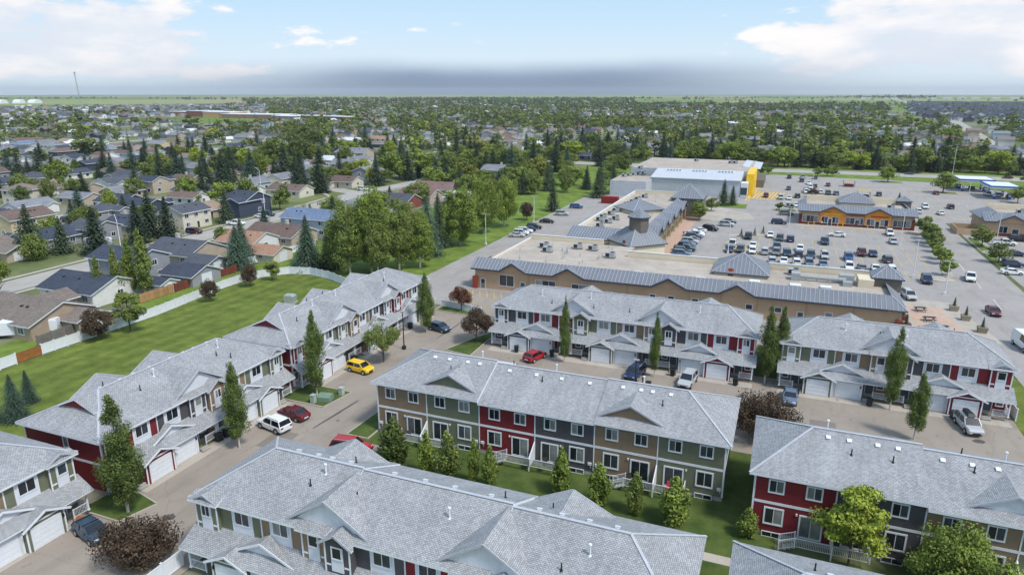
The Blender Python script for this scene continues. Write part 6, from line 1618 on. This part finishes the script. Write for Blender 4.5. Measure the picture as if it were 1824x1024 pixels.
for k, c, u, v, h, l in (('suv','black',-19.4,210.4,-20,'black SUV turning near the shopfront row'),('suv','silver',-15.5,219.3,0,'silver SUV parked by the plaza'),('sedan','black',-15.2,225.0,0,'black sedan parked behind the silver SUV by the plaza'),
  ('sedan','white',15.6,214.6,175,'white car driving past the orange shops'),('pickup','white',40.4,173.4,-100,'white pickup truck driving on the access road'),('sedan','white',50.4,182.6,5,'white sedan at the entrance of the east car park'),
  ('sedan','dark red',38.8,146.6,-88,'dark red sedan on the access road beside the patio'),('suv','navy',31.0,167.4,-92,'dark blue SUV before the round kerb island'),('van','white',38.9,127.2,-82,'white passenger van at the picture edge'),
  ('suv','black',62.2,226.2,0,'black SUV before the hip-roofed shops'),('pickup','white',57.2,218.6,0,'white pickup truck beneath the island tree'),('suv','navy',52.5,190.9,10,'navy SUV on the nearer side of the east car park'),('sedan','navy',56.5,204.6,10,'navy sedan in the middle of the east car park'),
  ('suv','silver',25.6,152.4,-80,'silver SUV tucked behind the mall roof corner'),('suv','grey',1.5,247.6,5,'grey SUV at the corner of the orange shops'),('suv','navy',-.4,229.2,0,'navy SUV driving past the orange shops'),('suv','dark red',-6.4,288.6,-90,'dark red SUV on the yellow crossing')): car(k, c, u, v, h, l)
car('minivan','silver',-126,188,60,'silver minivan on a driveway behind the poplars')
LOT = [(1.8,358,'suv','navy'),(7.9,361.5,'pickup','silver'),(7.3,346.5,'suv','navy'),(13.4,360.4,'suv','dark grey'),(1.8,314.9,'hatch','teal'),(8.6,306.5,'suv','white'),(8.6,311.8,'suv','dark grey'),(10.1,337.5,'sedan','white'),(12.5,328,'sedan','maroon'),(14.0,308,'suv','white'),(18,334.1,'sedan','maroon'),
 (-.9,285.6,'suv','silver'),(2.2,286,'sedan','white'),(5.2,292.2,'suv','black'),(16.9,305.7,'suv','dark grey'),(19.8,305.7,'suv','light blue'),(10.6,323,'suv','white'),(1.9,267.5,'sedan','white'),(4.6,268,'sedan','white'),(35.7,309.5,'suv','dark grey'),(57.8,322.7,'sedan','maroon'),(43.9,268.9,'suv','white'),(47.6,280.6,'suv','white'),(50.4,268,'sedan','white'),(56,283.7,'suv','black'),(60.4,266.5,'sedan','white')]
for i, (u, v, k, c) in enumerate(LOT): reg(car(k, c, u, v, random.choice((-90, 90))+random.uniform(-4,4), f"{c} {KN[k]} in the far car park {'by the grocery store' if u < 22 else 'behind the orange shops'}"), 'cars in the far car park')
for i, (u, v, k, c) in enumerate([(66,346,'suv','navy'),(70.3,350,'suv','black'),(74.7,345.5,'sedan','black'),(78.9,340.3,'suv','grey'),(79.5,325,'suv','silver'),(82.6,320,'pickup','navy'),(76.5,327,'suv','white')]): reg(car(k, c, u, v, random.choice((0,90)), f"{c} {KN[k]} under the fuel station canopies"), 'cars at the fuel station')
for u, v, h, c in ((23.8,389,0,'silver'),(99.5,396,180,'maroon'),(106,392,0,'black'),(-40,397,180,'white'),(58,398,180,'dark grey'),(119,330,90,'red')): reg(car('sedan', c, u, v, h, f'{c} sedan driving on the main road'), 'cars on the main road')
for i, (u, v, h, k, c) in enumerate([(-158.4,164.2,10,'pickup','white'),(-160,177.3,0,'sedan','white'),(-160.6,181.3,5,'suv','dark blue'),(-160.4,149.5,10,'suv','maroon'),(-152,128,85,'sedan','white'),(-148,116,88,'sedan','silver'),(-196,232,90,'suv','white'),(-214,150,85,'suv','navy'),(-188,233,0,'sedan','black'),(-166,246,0,'suv','white'),(-236,215,0,'suv','silver'),(-238,262,0,'sedan','white'),(-285,205,90,'sedan','blue')]):
    reg(car(k, c, u, v, h, f"{c} {KN[k]} parked {'on a driveway beside the residential street' if i < 4 else 'along a suburban street'}"), 'cars on the suburban streets')
# long white trailer and camper
def trailer(u, v, rz, l, label, nm):
    T = thing(nm, label, 'trailer', (u, v, .1), rz)
    b = MB(); loft(b, [[(-l/2,-1.2,.55),(-l/2,-1.2,2.7),(-l/2+.15,-1.1,2.9),(-l/2+.15,1.1,2.9),(-l/2,1.2,2.7),(-l/2,1.2,.55)],[(l/2-.9,-1.2,.55),(l/2-.6,-1.2,2.5),(l/2-.9,-1.1,2.85),(l/2-.9,1.1,2.85),(l/2-.6,1.2,2.5),(l/2-.9,1.2,.55)]]); 
    ob('body', b.done('trailer_body', ['white']), T); b = MB(); b.box(-l/4,-1.23,.9,-l/4+.9,-1.2,2.4); ob('door', b.done('trailer_door', ['white2']), T); b = MB(); b.box(.6,-1.24,1.5,1.9,-1.2,2.1); ob('window', b.done('trailer_window', ['carglass']), T)
    for x in (-.5,.4):
        for y in (-1.1,1.1): ob('wheel', car_proto('suv')[3], T, (x,y,.37))
    b = MB(); b.bar((l/2-.9,0,.6),(l/2+.8,0,.6),.12); ob('drawbar', b.done('drawbar', ['steel']), T)
trailer(-117.0,72.4,math.radians(36),9.5,'long white enclosed trailer beside the grey fence','enclosed_trailer')
trailer(-167.5,124.5,math.radians(20),7,'white camper trailer on the drive near the grey gabled house','camper_trailer')

# ------------------------------------------------------------------ fences
def fence(pts, h, nm_panel, mat, label, cat, col=None, pan=2.4, postmat=None, sec=None, kind='solid'):
    T = thing('garden_fence', label, cat, (pts[0][0], pts[0][1], 0))
    O = Vector((pts[0][0], pts[0][1], 0))
    for (x0, y0), (x1, y1) in zip(pts[:-1], pts[1:]):
        d = Vector((x1-x0, y1-y0, 0)); L_ = d.length; n = max(1, round(L_/pan)); w = L_/n; ang = math.atan2(d.y, d.x)
        me = cached(('fence', nm_panel, round(w, 1), h, mat, kind), lambda: fence_panel(nm_panel, w, h, mat, kind))
        po = cached(('fpost', h, postmat or mat), lambda: (lambda b: (b.box(-.07,-.07,-.1,.07,.07,h+.1), b.box(-.1,-.1,h+.1,.1,.1,h+.14), b.done('fence_post', [postmat or mat]))[1 if False else 2])(MB()))
        for i in range(n):
            p = Vector((x0, y0, 0))+d*(i/n)-O
            k = random.uniform(.85, 1.12); c = tuple(q*k for q in col) if col else None
            ob(nm_panel, me, T, p, ang, color=c); ob('fence_post', po, T, p, ang, color=c)
    p = Vector((pts[-1][0], pts[-1][1], 0))-O; ob('fence_post', po, T, p, ang, color=col)
    return T
def fence_panel(nm, w, h, mat, kind):
    b = MB()
    if kind == 'solid':
        b.box(.07,-.02,.06,w-.07,.02,h-.02); b.box(.07,-.045,h-.12,w-.07,.045,h+.02); b.box(.07,-.045,.06,w-.07,.045,.2)
        k = int(w/.3)
        for i in range(1, k): b.box(i*w/k-.012,-.03,.2,i*w/k+.012,.03,h-.12)
    else:
        k = int(w/.15)
        for i in range(k): z = random.uniform(-.02,.02); b.box(i*w/k+.01,-.015,.05,(i+1)*w/k-.01,.015,h+z)
        b.box(0,.02,.4,w,.07,.5); b.box(0,.02,h-.4,w,.07,h-.3)
    return b.done(nm, [mat])
WF = [(-106.0,30),(-106.3,50),(-106.6,62.5)]
WF2 = [(-106.8,66.6),(-106.6,75),(-106.4,88),(-107.6,98),(-108.6,107),(-108.6,113.2),(-106.5,118.6),(-103.4,121.8),(-98.5,123),(-92.5,121.6),(-85,118),(-78,114.4),(-73.6,112.4)]
fence(WF, 1.7, 'fence_panel', 'white', 'white vinyl fence between the picture edge and the brown gate', 'fence')
fence(WF2, 1.7, 'fence_panel', 'white', 'long white vinyl fence curving round the striped lawn', 'fence')
fence([(-115.8,92.6),(-115.8,100.6)], 1.8, 'fence_board', 'wood', 'pale stained wooden fence below the narrow poplars', 'fence', lin((170,132,92)), 1.2, kind='board')
fence([(-115.8,101),(-115.9,118.8)], 1.8, 'fence_board', 'wood', 'dark red wooden fence behind the navy garage', 'fence', lin((118,62,48)), 2.4, kind='board')
fence([(-110.5,68.5),(-111.5,79),(-112,88)], 1.9, 'fence_board', 'wood', 'weathered grey wooden fence beside the long trailer', 'fence', lin((122,116,112)), 2.4, kind='board')
fence([(-119,119),(-117,136),(-116,148)], 1.8, 'fence_panel', 'white', 'white fence behind the orange-roofed garage', 'fence')
fence([(-59.6,112.8),(-50.4,111.0)], 1.3, 'fence_panel', 'white', 'low white fence behind the red-leaved tree', 'fence')
fence([(-30,433.5),(108,433.5)], 2.0, 'fence_board', 'wood', 'long brown wooden fence beyond the main road', 'fence', lin((128,98,82)), 3.0, kind='board')
fence([(-45.8,32.6),(-45.8,36.8)], 1.6, 'fence_panel', 'white', 'white privacy fence beside the olive porch at the bottom edge', 'fence')
fence([(30.2,96.5),(30.2,106)], 1.6, 'fence_panel', 'white', 'short white fence at the end of the four-unit row', 'fence')
T = thing('wooden_gate', 'brown timber gate in the white fence', 'gate', (-106.7,62.6,0), PI/2)
for i in range(2):
    b = MB(); b.box(.03,-.03,.05,1.95,.03,1.6)
    for z in (.1,.8,1.5): b.box(.03,-.06,z,1.95,.06,z+.1)
    ob('gate_panel', b.done('gate_panel', ['wood']), T, (i*1.98,0,0), color=lin((150,98,52)))
# ------------------------------------------------------------------ street lamps, poles and small things
def lamp(u, v, h, label, style='pole', rz=0.0):
    T = thing('street_lamp', label, 'street lamp', (u, v, 0), rz)
    b = MB(); b.tube((0,0,-.1),(0,0,h),.11,.07,8); b.box(-.25,-.25,-.1,.25,.25,.6)
    if style == 'arm':
        p = Vector((0,0,h))
        for i in range(6): q = Vector((2.6*(i+1)/6, 0, h+1.3*math.sin((i+1)/6*PI/2))); b.tube(p, q, .06, .05, 6); p = q
        ob('pole', b.done('pole', ['white']), T); hd = (2.8,0,h+1.25)
    elif style == 'dark': ob('pole', b.done('pole', ['black']), T); hd = (0,0,h)
    else:
        b.bar((-.9,0,h),(.9,0,h),.08); ob('pole', b.done('pole', ['white2']), T); hd = (.8,0,h+.02)
    ob('lamp_head', tube_mesh('lamp_head', lambda b: b.box(-.4,-.17,-.1,.4,.17,.06), ['steel']), T, hd)
    if style == 'pole': ob('lamp_head', tube_mesh('lamp_head', lambda b: None, []), T, (-.8,0,h+.02))
lamp(-11.8,180.6,8.5,'car park lamp at the west end of the second parking row'); lamp(29,171.5,8.5,'car park lamp near the round kerb island'); lamp(30.9,207.8,9.1,'car park lamp before the east end of the orange shops')
lamp(2.4,207.7,8.9,'car park lamp before the west end of the orange shops'); lamp(32.9,158.1,7,'lamp between patio and kerb island'); lamp(61.9,288.1,9,'car park lamp before the fuel station'); lamp(10.4,295.3,10,'car park lamp beside the plum tree')
lamp(56.4,222.8,8,'lamp on the island before the hip-roofed shops'); lamp(-73.2,202.8,8.4,'greenbelt lamp beside the plum tree'); lamp(-74.2,167.1,8.4,'greenbelt lamp beneath the light green poplar')
lamp(-159.4,124.2,8.0,'curved white street lamp by the narrow poplars','arm',2.6); lamp(-198,221,9.4,'curved white street lamp behind the dark blue house','arm',2.9); lamp(-161.5,181,8,'curved white street lamp before the dark blue house','arm',2.6); lamp(-262,243,9,'curved street lamp amid the middle suburb','arm',2.8)
lamp(-54.6,89.9,6.4,'black lamp post on the lane beside the round maple','dark'); lamp(-16.6,88.4,4.4,'black lamp post in front of the dark blue SUV','dark')
for u, v, h, l in ((2.9,418,15,'tall light pole beyond the main road near the store'),(72,417,13,'tall light pole beyond the main road, west of a pair'),(80,414,14.5,'tall light pole beyond the main road, east of a pair')): lamp(u, v, h, l)
def boxthing(nm, label, cat, u, v, fn, mats, rz=0.0, color=None, z=0.0):
    b = MB(); fn(b); return ob(nm, b.done(nm, mats), None, (u, v, z), rz, color, label=label, category=cat)
G_ = lin((118,142,124))
def cabinet(b): b.box(-1.1,-1.1,.0,1.1,1.1,.25,1); b.prism([(-.95,-.95,.25),(.95,-.95,.25),(.95,-.95,1.5),(.3,-.95,1.75),(-.95,-.95,1.75)],(0,1.9,0),0); b.box(-.03,-.98,.3,.03,-.95,1.6,1)
boxthing('transformer_box','large pale green utility cabinet on the striped lawn','utility box',-88.3,103.6,cabinet,['obj','conc'],.3,lin((150,162,156)))
boxthing('transformer_box','low green transformer on the grass patch by the aspen','utility box',-54.6,69.2,lambda b:(b.box(-.9,-.7,0,.9,.7,.75),b.prism([(-.9,-.7,.75),(-.9,.7,.75),(-.9,.45,1.0),(-.9,-.45,1.0)],(1.8,0,0))),['obj'],.2,G_)
boxthing('pedestal_box','slim pale green pedestal beside the low transformer','utility box',-53.6,71.4,lambda b:(b.box(-.3,-.3,0,.3,.3,1.1),b.box(-.34,-.34,1.1,.34,.34,1.2)),['obj'],0,lin((170,182,174)))
boxthing('pedestal_box','slim pale green pedestal at the lane side of the transformer','utility box',-55.6,67.9,lambda b:(b.box(-.3,-.3,0,.3,.3,1.2),b.box(-.34,-.34,1.2,.34,.34,1.3)),['obj'],0,lin((160,174,166)))
def binm(): return tube_mesh('wheelie_bin', lambda b: (loft(b, [[(-.26,-.3,.08),(.26,-.3,.08),(.26,.3,.08),(-.26,.3,.08)],[(-.34,-.36,1.0),(.34,-.36,1.0),(.34,.36,1.0),(-.34,.36,1.0)]]), b.box(-.36,-.42,1.0,.36,.38,1.08), b.tube((-.3,.34,.12),(.3,.34,.12),.12)), ['black'])
for u, v, l in ((-37.2,95.4,'first black bin west of the red hatchback'),(-31.3,95.6,'black bin at the white garage of the red unit'),(-17.2,95.2,'black bin between the dark blue SUV and its garage'),(-12.4,95.0,'black bin by the porch before the silver SUV'),(-3.6,94.9,'black bin at the dark red garage corner'),(-14.9,89.1,'black bin standing beside the person'),
   (4.4,94.6,'black bin beside the blue-grey sedan'),(13.4,94.5,'black bin before the tan porch'),(19.6,94.6,'black bin before the charcoal porch'),(23.0,94.4,'black bin beside the dark red garage door'),(-59.8,43.7,'black bin by the dark red garage, below the aspen'),(-59.6,55.2,'black bin at the charcoal porch steps'),(-59.5,56.4,'second black bin at the charcoal porch steps'),
   (-61.0,32.9,'black bin between the two olive garages'),(-58.9,82.2,'black bin behind the round maple'),(-58.7,99.0,'black bin behind the dark blue hatchback')):
    o = ob('wheelie_bin', binm(), None, (u, v, .02), random.uniform(-.3, .3)); o['label'] = l; o['category'] = 'bin'; o['group'] = 'bins outside the townhouses'
for u, v, l in ((-161.5,141,'blue bin at the street kerb by the spruces'),(-161.5,148.5,'second blue bin at the street kerb'),(-155,187,'blue bin at the kerb near the light blue house')):
    o = ob('wheelie_bin', tube_mesh('blue_bin', lambda b: (loft(b, [[(-.26,-.3,.08),(.26,-.3,.08),(.26,.3,.08),(-.26,.3,.08)],[(-.34,-.36,1.0),(.34,-.36,1.0),(.34,.36,1.0),(-.34,.36,1.0)]]), b.box(-.36,-.42,1.0,.36,.38,1.08)), ['blue']), None, (u, v, .03)); o['label'] = l; o['category'] = 'bin'
# planters with small conifers, picnic tables, kerb islands
def planter(u, v, label, col, s=1.0):
    T = thing('planter', label, 'planter', (u, v, .02)); b = MB(); loft(b, [[(-.6*s,-.6*s,0),(.6*s,-.6*s,0),(.6*s,.6*s,0),(-.6*s,.6*s,0)],[(-.75*s,-.75*s,1.0*s),(.75*s,-.75*s,1.0*s),(.75*s,.75*s,1.0*s),(-.75*s,.75*s,1.0*s)]])
    ob('pot', b.done('pot', ['obj']), T, color=col); me = proto('spruce/m1')[0]; o = ob('shrub', me, T, (0, 0, .9*s), kind='stuff', color=(.9,1,.9)); o.scale = (.16, .16, .17)
planter(22.6,136.5,'brown planter at the mall corner, nearer the patio',lin((110,70,62))); planter(22.4,131.2,'brown planter at the mall corner, nearer the roof',lin((104,70,62)))
planter(32.4,146.4,'grey planter at the road end of the patio',lin((150,140,124))); planter(33.2,140.6,'middle grey planter along the patio edge',lin((150,140,124))); planter(34.4,134.0,'nearest grey planter along the patio edge',lin((140,130,112)))
planter(-10.1,204.1,'western planter of three on the kerb island',lin((160,146,130)),.8); planter(-6.6,206.8,'middle planter of three on the kerb island',lin((160,146,130)),.8); planter(-4.4,210.4,'eastern planter of three on the kerb island',lin((160,146,130)),.8)
def picnic(u, v, label):
    T = thing('picnic_table', label, 'picnic table', (u, v, .03), .2)
    for nm, bx in (('table_top',(-1,-.4,.72,1,.4,.78)),('seat',(-1,-.85,.42,1,-.6,.47)),('seat',(-1,.6,.42,1,.85,.47))):
        b = MB(); b.box(*bx); ob(nm, b.done(nm, ['black']), T)
    for x in (-.7,.7):
        b = MB(); b.bar((x,-.75,0),(x,.1,.72),.07); b.bar((x,.75,0),(x,-.1,.72),.07); b.bar((x,-.8,.4),(x,.8,.4),.06); ob('leg', b.done('leg', ['black']), T)
picnic(27.0,137.6,'dark picnic table in the middle of the patio'); picnic(28.2,132.8,'dark picnic table nearest the townhouse roof'); picnic(26.4,143.6,'dark picnic table at the far end of the patio')
def island(name, pts, mat, label=None):
    b = MB(); b.slab([(x, y, .16) for x, y in pts], .2, 0, 1); ob('kerb_island', b.done('kerb_island', [mat, 'conc']), kind='structure')
island('a', [(34.4+2.6*math.cos(t*PI/7)*1.1, 171.6+2.6*math.sin(t*PI/7)) for t in range(14)], 'conc')
island('b', [(38.0,186),(40.2,186),(40.6,229),(38.6,229)], 'lawn'); island('c', [(35.4,173.4),(37.6,173.4),(38.2,186),(36.6,186)], 'conc')
island('d', [(49.4,188),(51.4,190),(51.2,203),(49.6,205)], 'lawn'); island('e', [(50,208),(52,210),(52,224),(50.2,226)], 'lawn')
island('f', [(-13,203),(-3,208),(-2.6,211),(-6,210.5),(-13,206)], 'conc'); island('g', [(-2,255),(5,256),(4,260),(-2,260)], 'lawn'); island('h', [(41,356),(50,357),(50,362),(41,362)], 'lawn3'); island('i', [(58,326),(66,326),(66,331),(58,331)], 'lawn3')
island('j', [(-23,256),(-12,256),(-12,266),(-23,268)], 'lawn3')
for i, (u, v) in enumerate(((26.5,336),(29.5,302))):
    T = thing('cart_shelter', ('farther yellow-roofed trolley shelter in the car park','nearer yellow-roofed trolley shelter behind the orange shops')[i], 'trolley shelter', (u, v, 0)); b = MB(); b.slab([(-2.4,-2,2.9),(2.4,-2,2.9),(2.4,2,2.5),(-2.4,2,2.5)],.15); ob('canopy', b.done('canopy', [MATS['yellowwall'],MATS['yellowwall']]), T)
    for x in (-2.2,2.2):
        for y in (-1.8,1.8): b = MB(); b.box(x-.06,y-.06,0,x+.06,y+.06,2.5); ob('post', b.done('post', ['darktrim']), T)
    b = MB(); b.box(-1.8,-1.5,.1,1.8,1.5,1.1); ob('side_panel', b.done('side_panel', ['brick']), T)
for i, x in enumerate((8.2,9.8,16.6,18.0,24.9)):
    boxthing('bollard', f'{ordinal(i)} yellow bollard from the west along the orange shops', 'bollard', x, 231.2, lambda b: b.tube((0,0,0),(0,0,1.1),.1,.1,8), [MATS['yellowwall']])
boxthing('wooden_planter','low orange wooden planter beside the olive garage door','planter',-59.9,38.0,lambda b:(b.box(-.6,-.35,0,.6,.35,.4),b.box(-.5,-.28,.4,.5,.28,.46)),['obj'],.4,lin((164,92,50)))
# people
def person(u, v, label, top, leg, hair, rz=0.0, dress=False, h=1.7):
    me = bpy.data.meshes.new('body_mesh')
    J = [(0,0,.92),(0,0,1.15),(0,0,1.38),(0,0,1.5),(0,.02,1.62),(.10,0,.88),(.12,.02,.48),(.12,0,.07),(.12,-.14,.03),(-.10,0,.88),(-.13,-.03,.48),(-.12,.03,.07),(-.12,-.11,.03),(.19,0,1.38),(.26,-.02,1.12),(.24,-.14,.9),(-.19,0,1.38),(-.26,0,1.12),(-.25,-.06,.86)]
    Ed = [(0,1),(1,2),(2,3),(3,4),(0,5),(5,6),(6,7),(7,8),(0,9),(9,10),(10,11),(11,12),(2,13),(13,14),(14,15),(2,16),(16,17),(17,18)]
    Rr = [.15,.14,.15,.06,.11,.10,.065,.045,.045,.10,.065,.045,.045,.07,.048,.035,.07,.048,.035]
    me.from_pydata(J, Ed, []); tmp = bpy.data.objects.new('tmp', me); COL.objects.link(tmp)
    md = tmp.modifiers.new('s', 'SKIN'); 
    for i, r in enumerate(Rr): me.skin_vertices[0].data[i].radius = (r, r*.8)
    me.skin_vertices[0].data[0].use_root = True
    sb = tmp.modifiers.new('b', 'SUBSURF'); sb.levels = 1; sb.render_levels = 1
    dg = bpy.context.evaluated_depsgraph_get(); bm_ = bpy.data.meshes.new_from_object(tmp.evaluated_get(dg)); bpy.data.objects.remove(tmp)
    ms = [MATS['skin'], simple('shirt_cloth', top, .9), simple('leg_cloth', leg, .9), simple('hair', hair, .7)]
    bm_.materials.clear(); [bm_.materials.append(m) for m in ms]
    for p in bm_.polygons:
        z = p.center.z; x = abs(p.center.x)
        p.material_index = 3 if (z > 1.62 or (z > 1.52 and p.center.y > .04)) else (0 if z > 1.44 or (x > .2 and z < 1.15) else (1 if z > .93 else (2 if (z > .55 if dress else True) else 0)))
        p.use_smooth = True
    o = ob('person', bm_, None, (u, v, .03), rz, label=label, category='person'); o.scale = (h/1.72,)*3
person(-15.7,89.6,'person in dark clothes with bare legs beside a black bin',(.02,.02,.025),(.03,.03,.035),(.25,.16,.08),.6,True)
person(12.0,230.6,'person in a white top and blue trousers outside the orange shops',(.6,.6,.6),(.04,.05,.12),(.05,.03,.02))
person(-25.6,198.6,'person in dark red standing on the shopfront walk',(.25,.05,.04),(.05,.05,.06),(.04,.03,.02))
# small things on decks and by the porches
for u, v, l, c in ((-38.2,62.9,'dark patio chair on the westernmost deck',(60,62,66)),(-21.2,63.0,'dark patio chair on the deck of the charcoal unit',(50,50,54)),(-10.8,63.0,'dark patio chair on the tan unit deck',(56,54,56)),(-7.2,63.1,'red patio chair on the olive unit deck',(190,40,44)),(-8.0,63.2,'pink patio chair beside the red one',(196,60,96)),(12.6,59.2,'black patio chair on the deck behind the feathery tree',(44,44,48)),(-11.9,63.3,'dark barbecue on the olive unit deck',(40,42,46))):
    T = thing('patio_chair' if 'chair' in l else 'barbecue', l, 'chair' if 'chair' in l else 'barbecue', (u, v, .66), random.uniform(-1, 1))
    b = MB(); b.box(-.28,-.28,.38,.28,.28,.44); ob('seat', b.done('seat', ['obj']), T, color=lin(c)); b = MB(); b.prism([(-.28,.24,.44),(.28,.24,.44),(.28,.4,.95),(-.28,.4,.95)],(0,.05,0)); ob('backrest' if 'chair' in l else 'lid', b.done('backrest', ['obj']), T, color=lin(c))
    for x in (-.25,.25):
        for y in (-.25,.25): ob('leg', tube_mesh('chair_leg', lambda b: b.box(-.02,-.02,0,.02,.02,.38), ['black']), T, (x,y,0))
def haze():
    b = MB(); b.box(-14300,-14300,-1.5,14300,14300,126); m = bpy.data.materials.new('haze_air'); m.use_nodes = True; N = m.node_tree.nodes
    N.remove(N['Principled BSDF']); v = N.new('ShaderNodeVolumePrincipled'); v.inputs['Density'].default_value = .00007; v.inputs['Color'].default_value = (.80,.87,.95,1); v.inputs['Anisotropy'].default_value = .2
    m.node_tree.links.new(v.outputs[0], N['Material Output'].inputs['Volume']); ob('haze', b.done('haze', [m]), kind='stuff', label='thin pale air over the whole town', category='haze')
haze()
# ------------------------------------------------------------------ look-alikes share a group
for lab, L_ in REG.items():
    if len(L_) > 1:
        for o, g in L_: o['group'] = lab
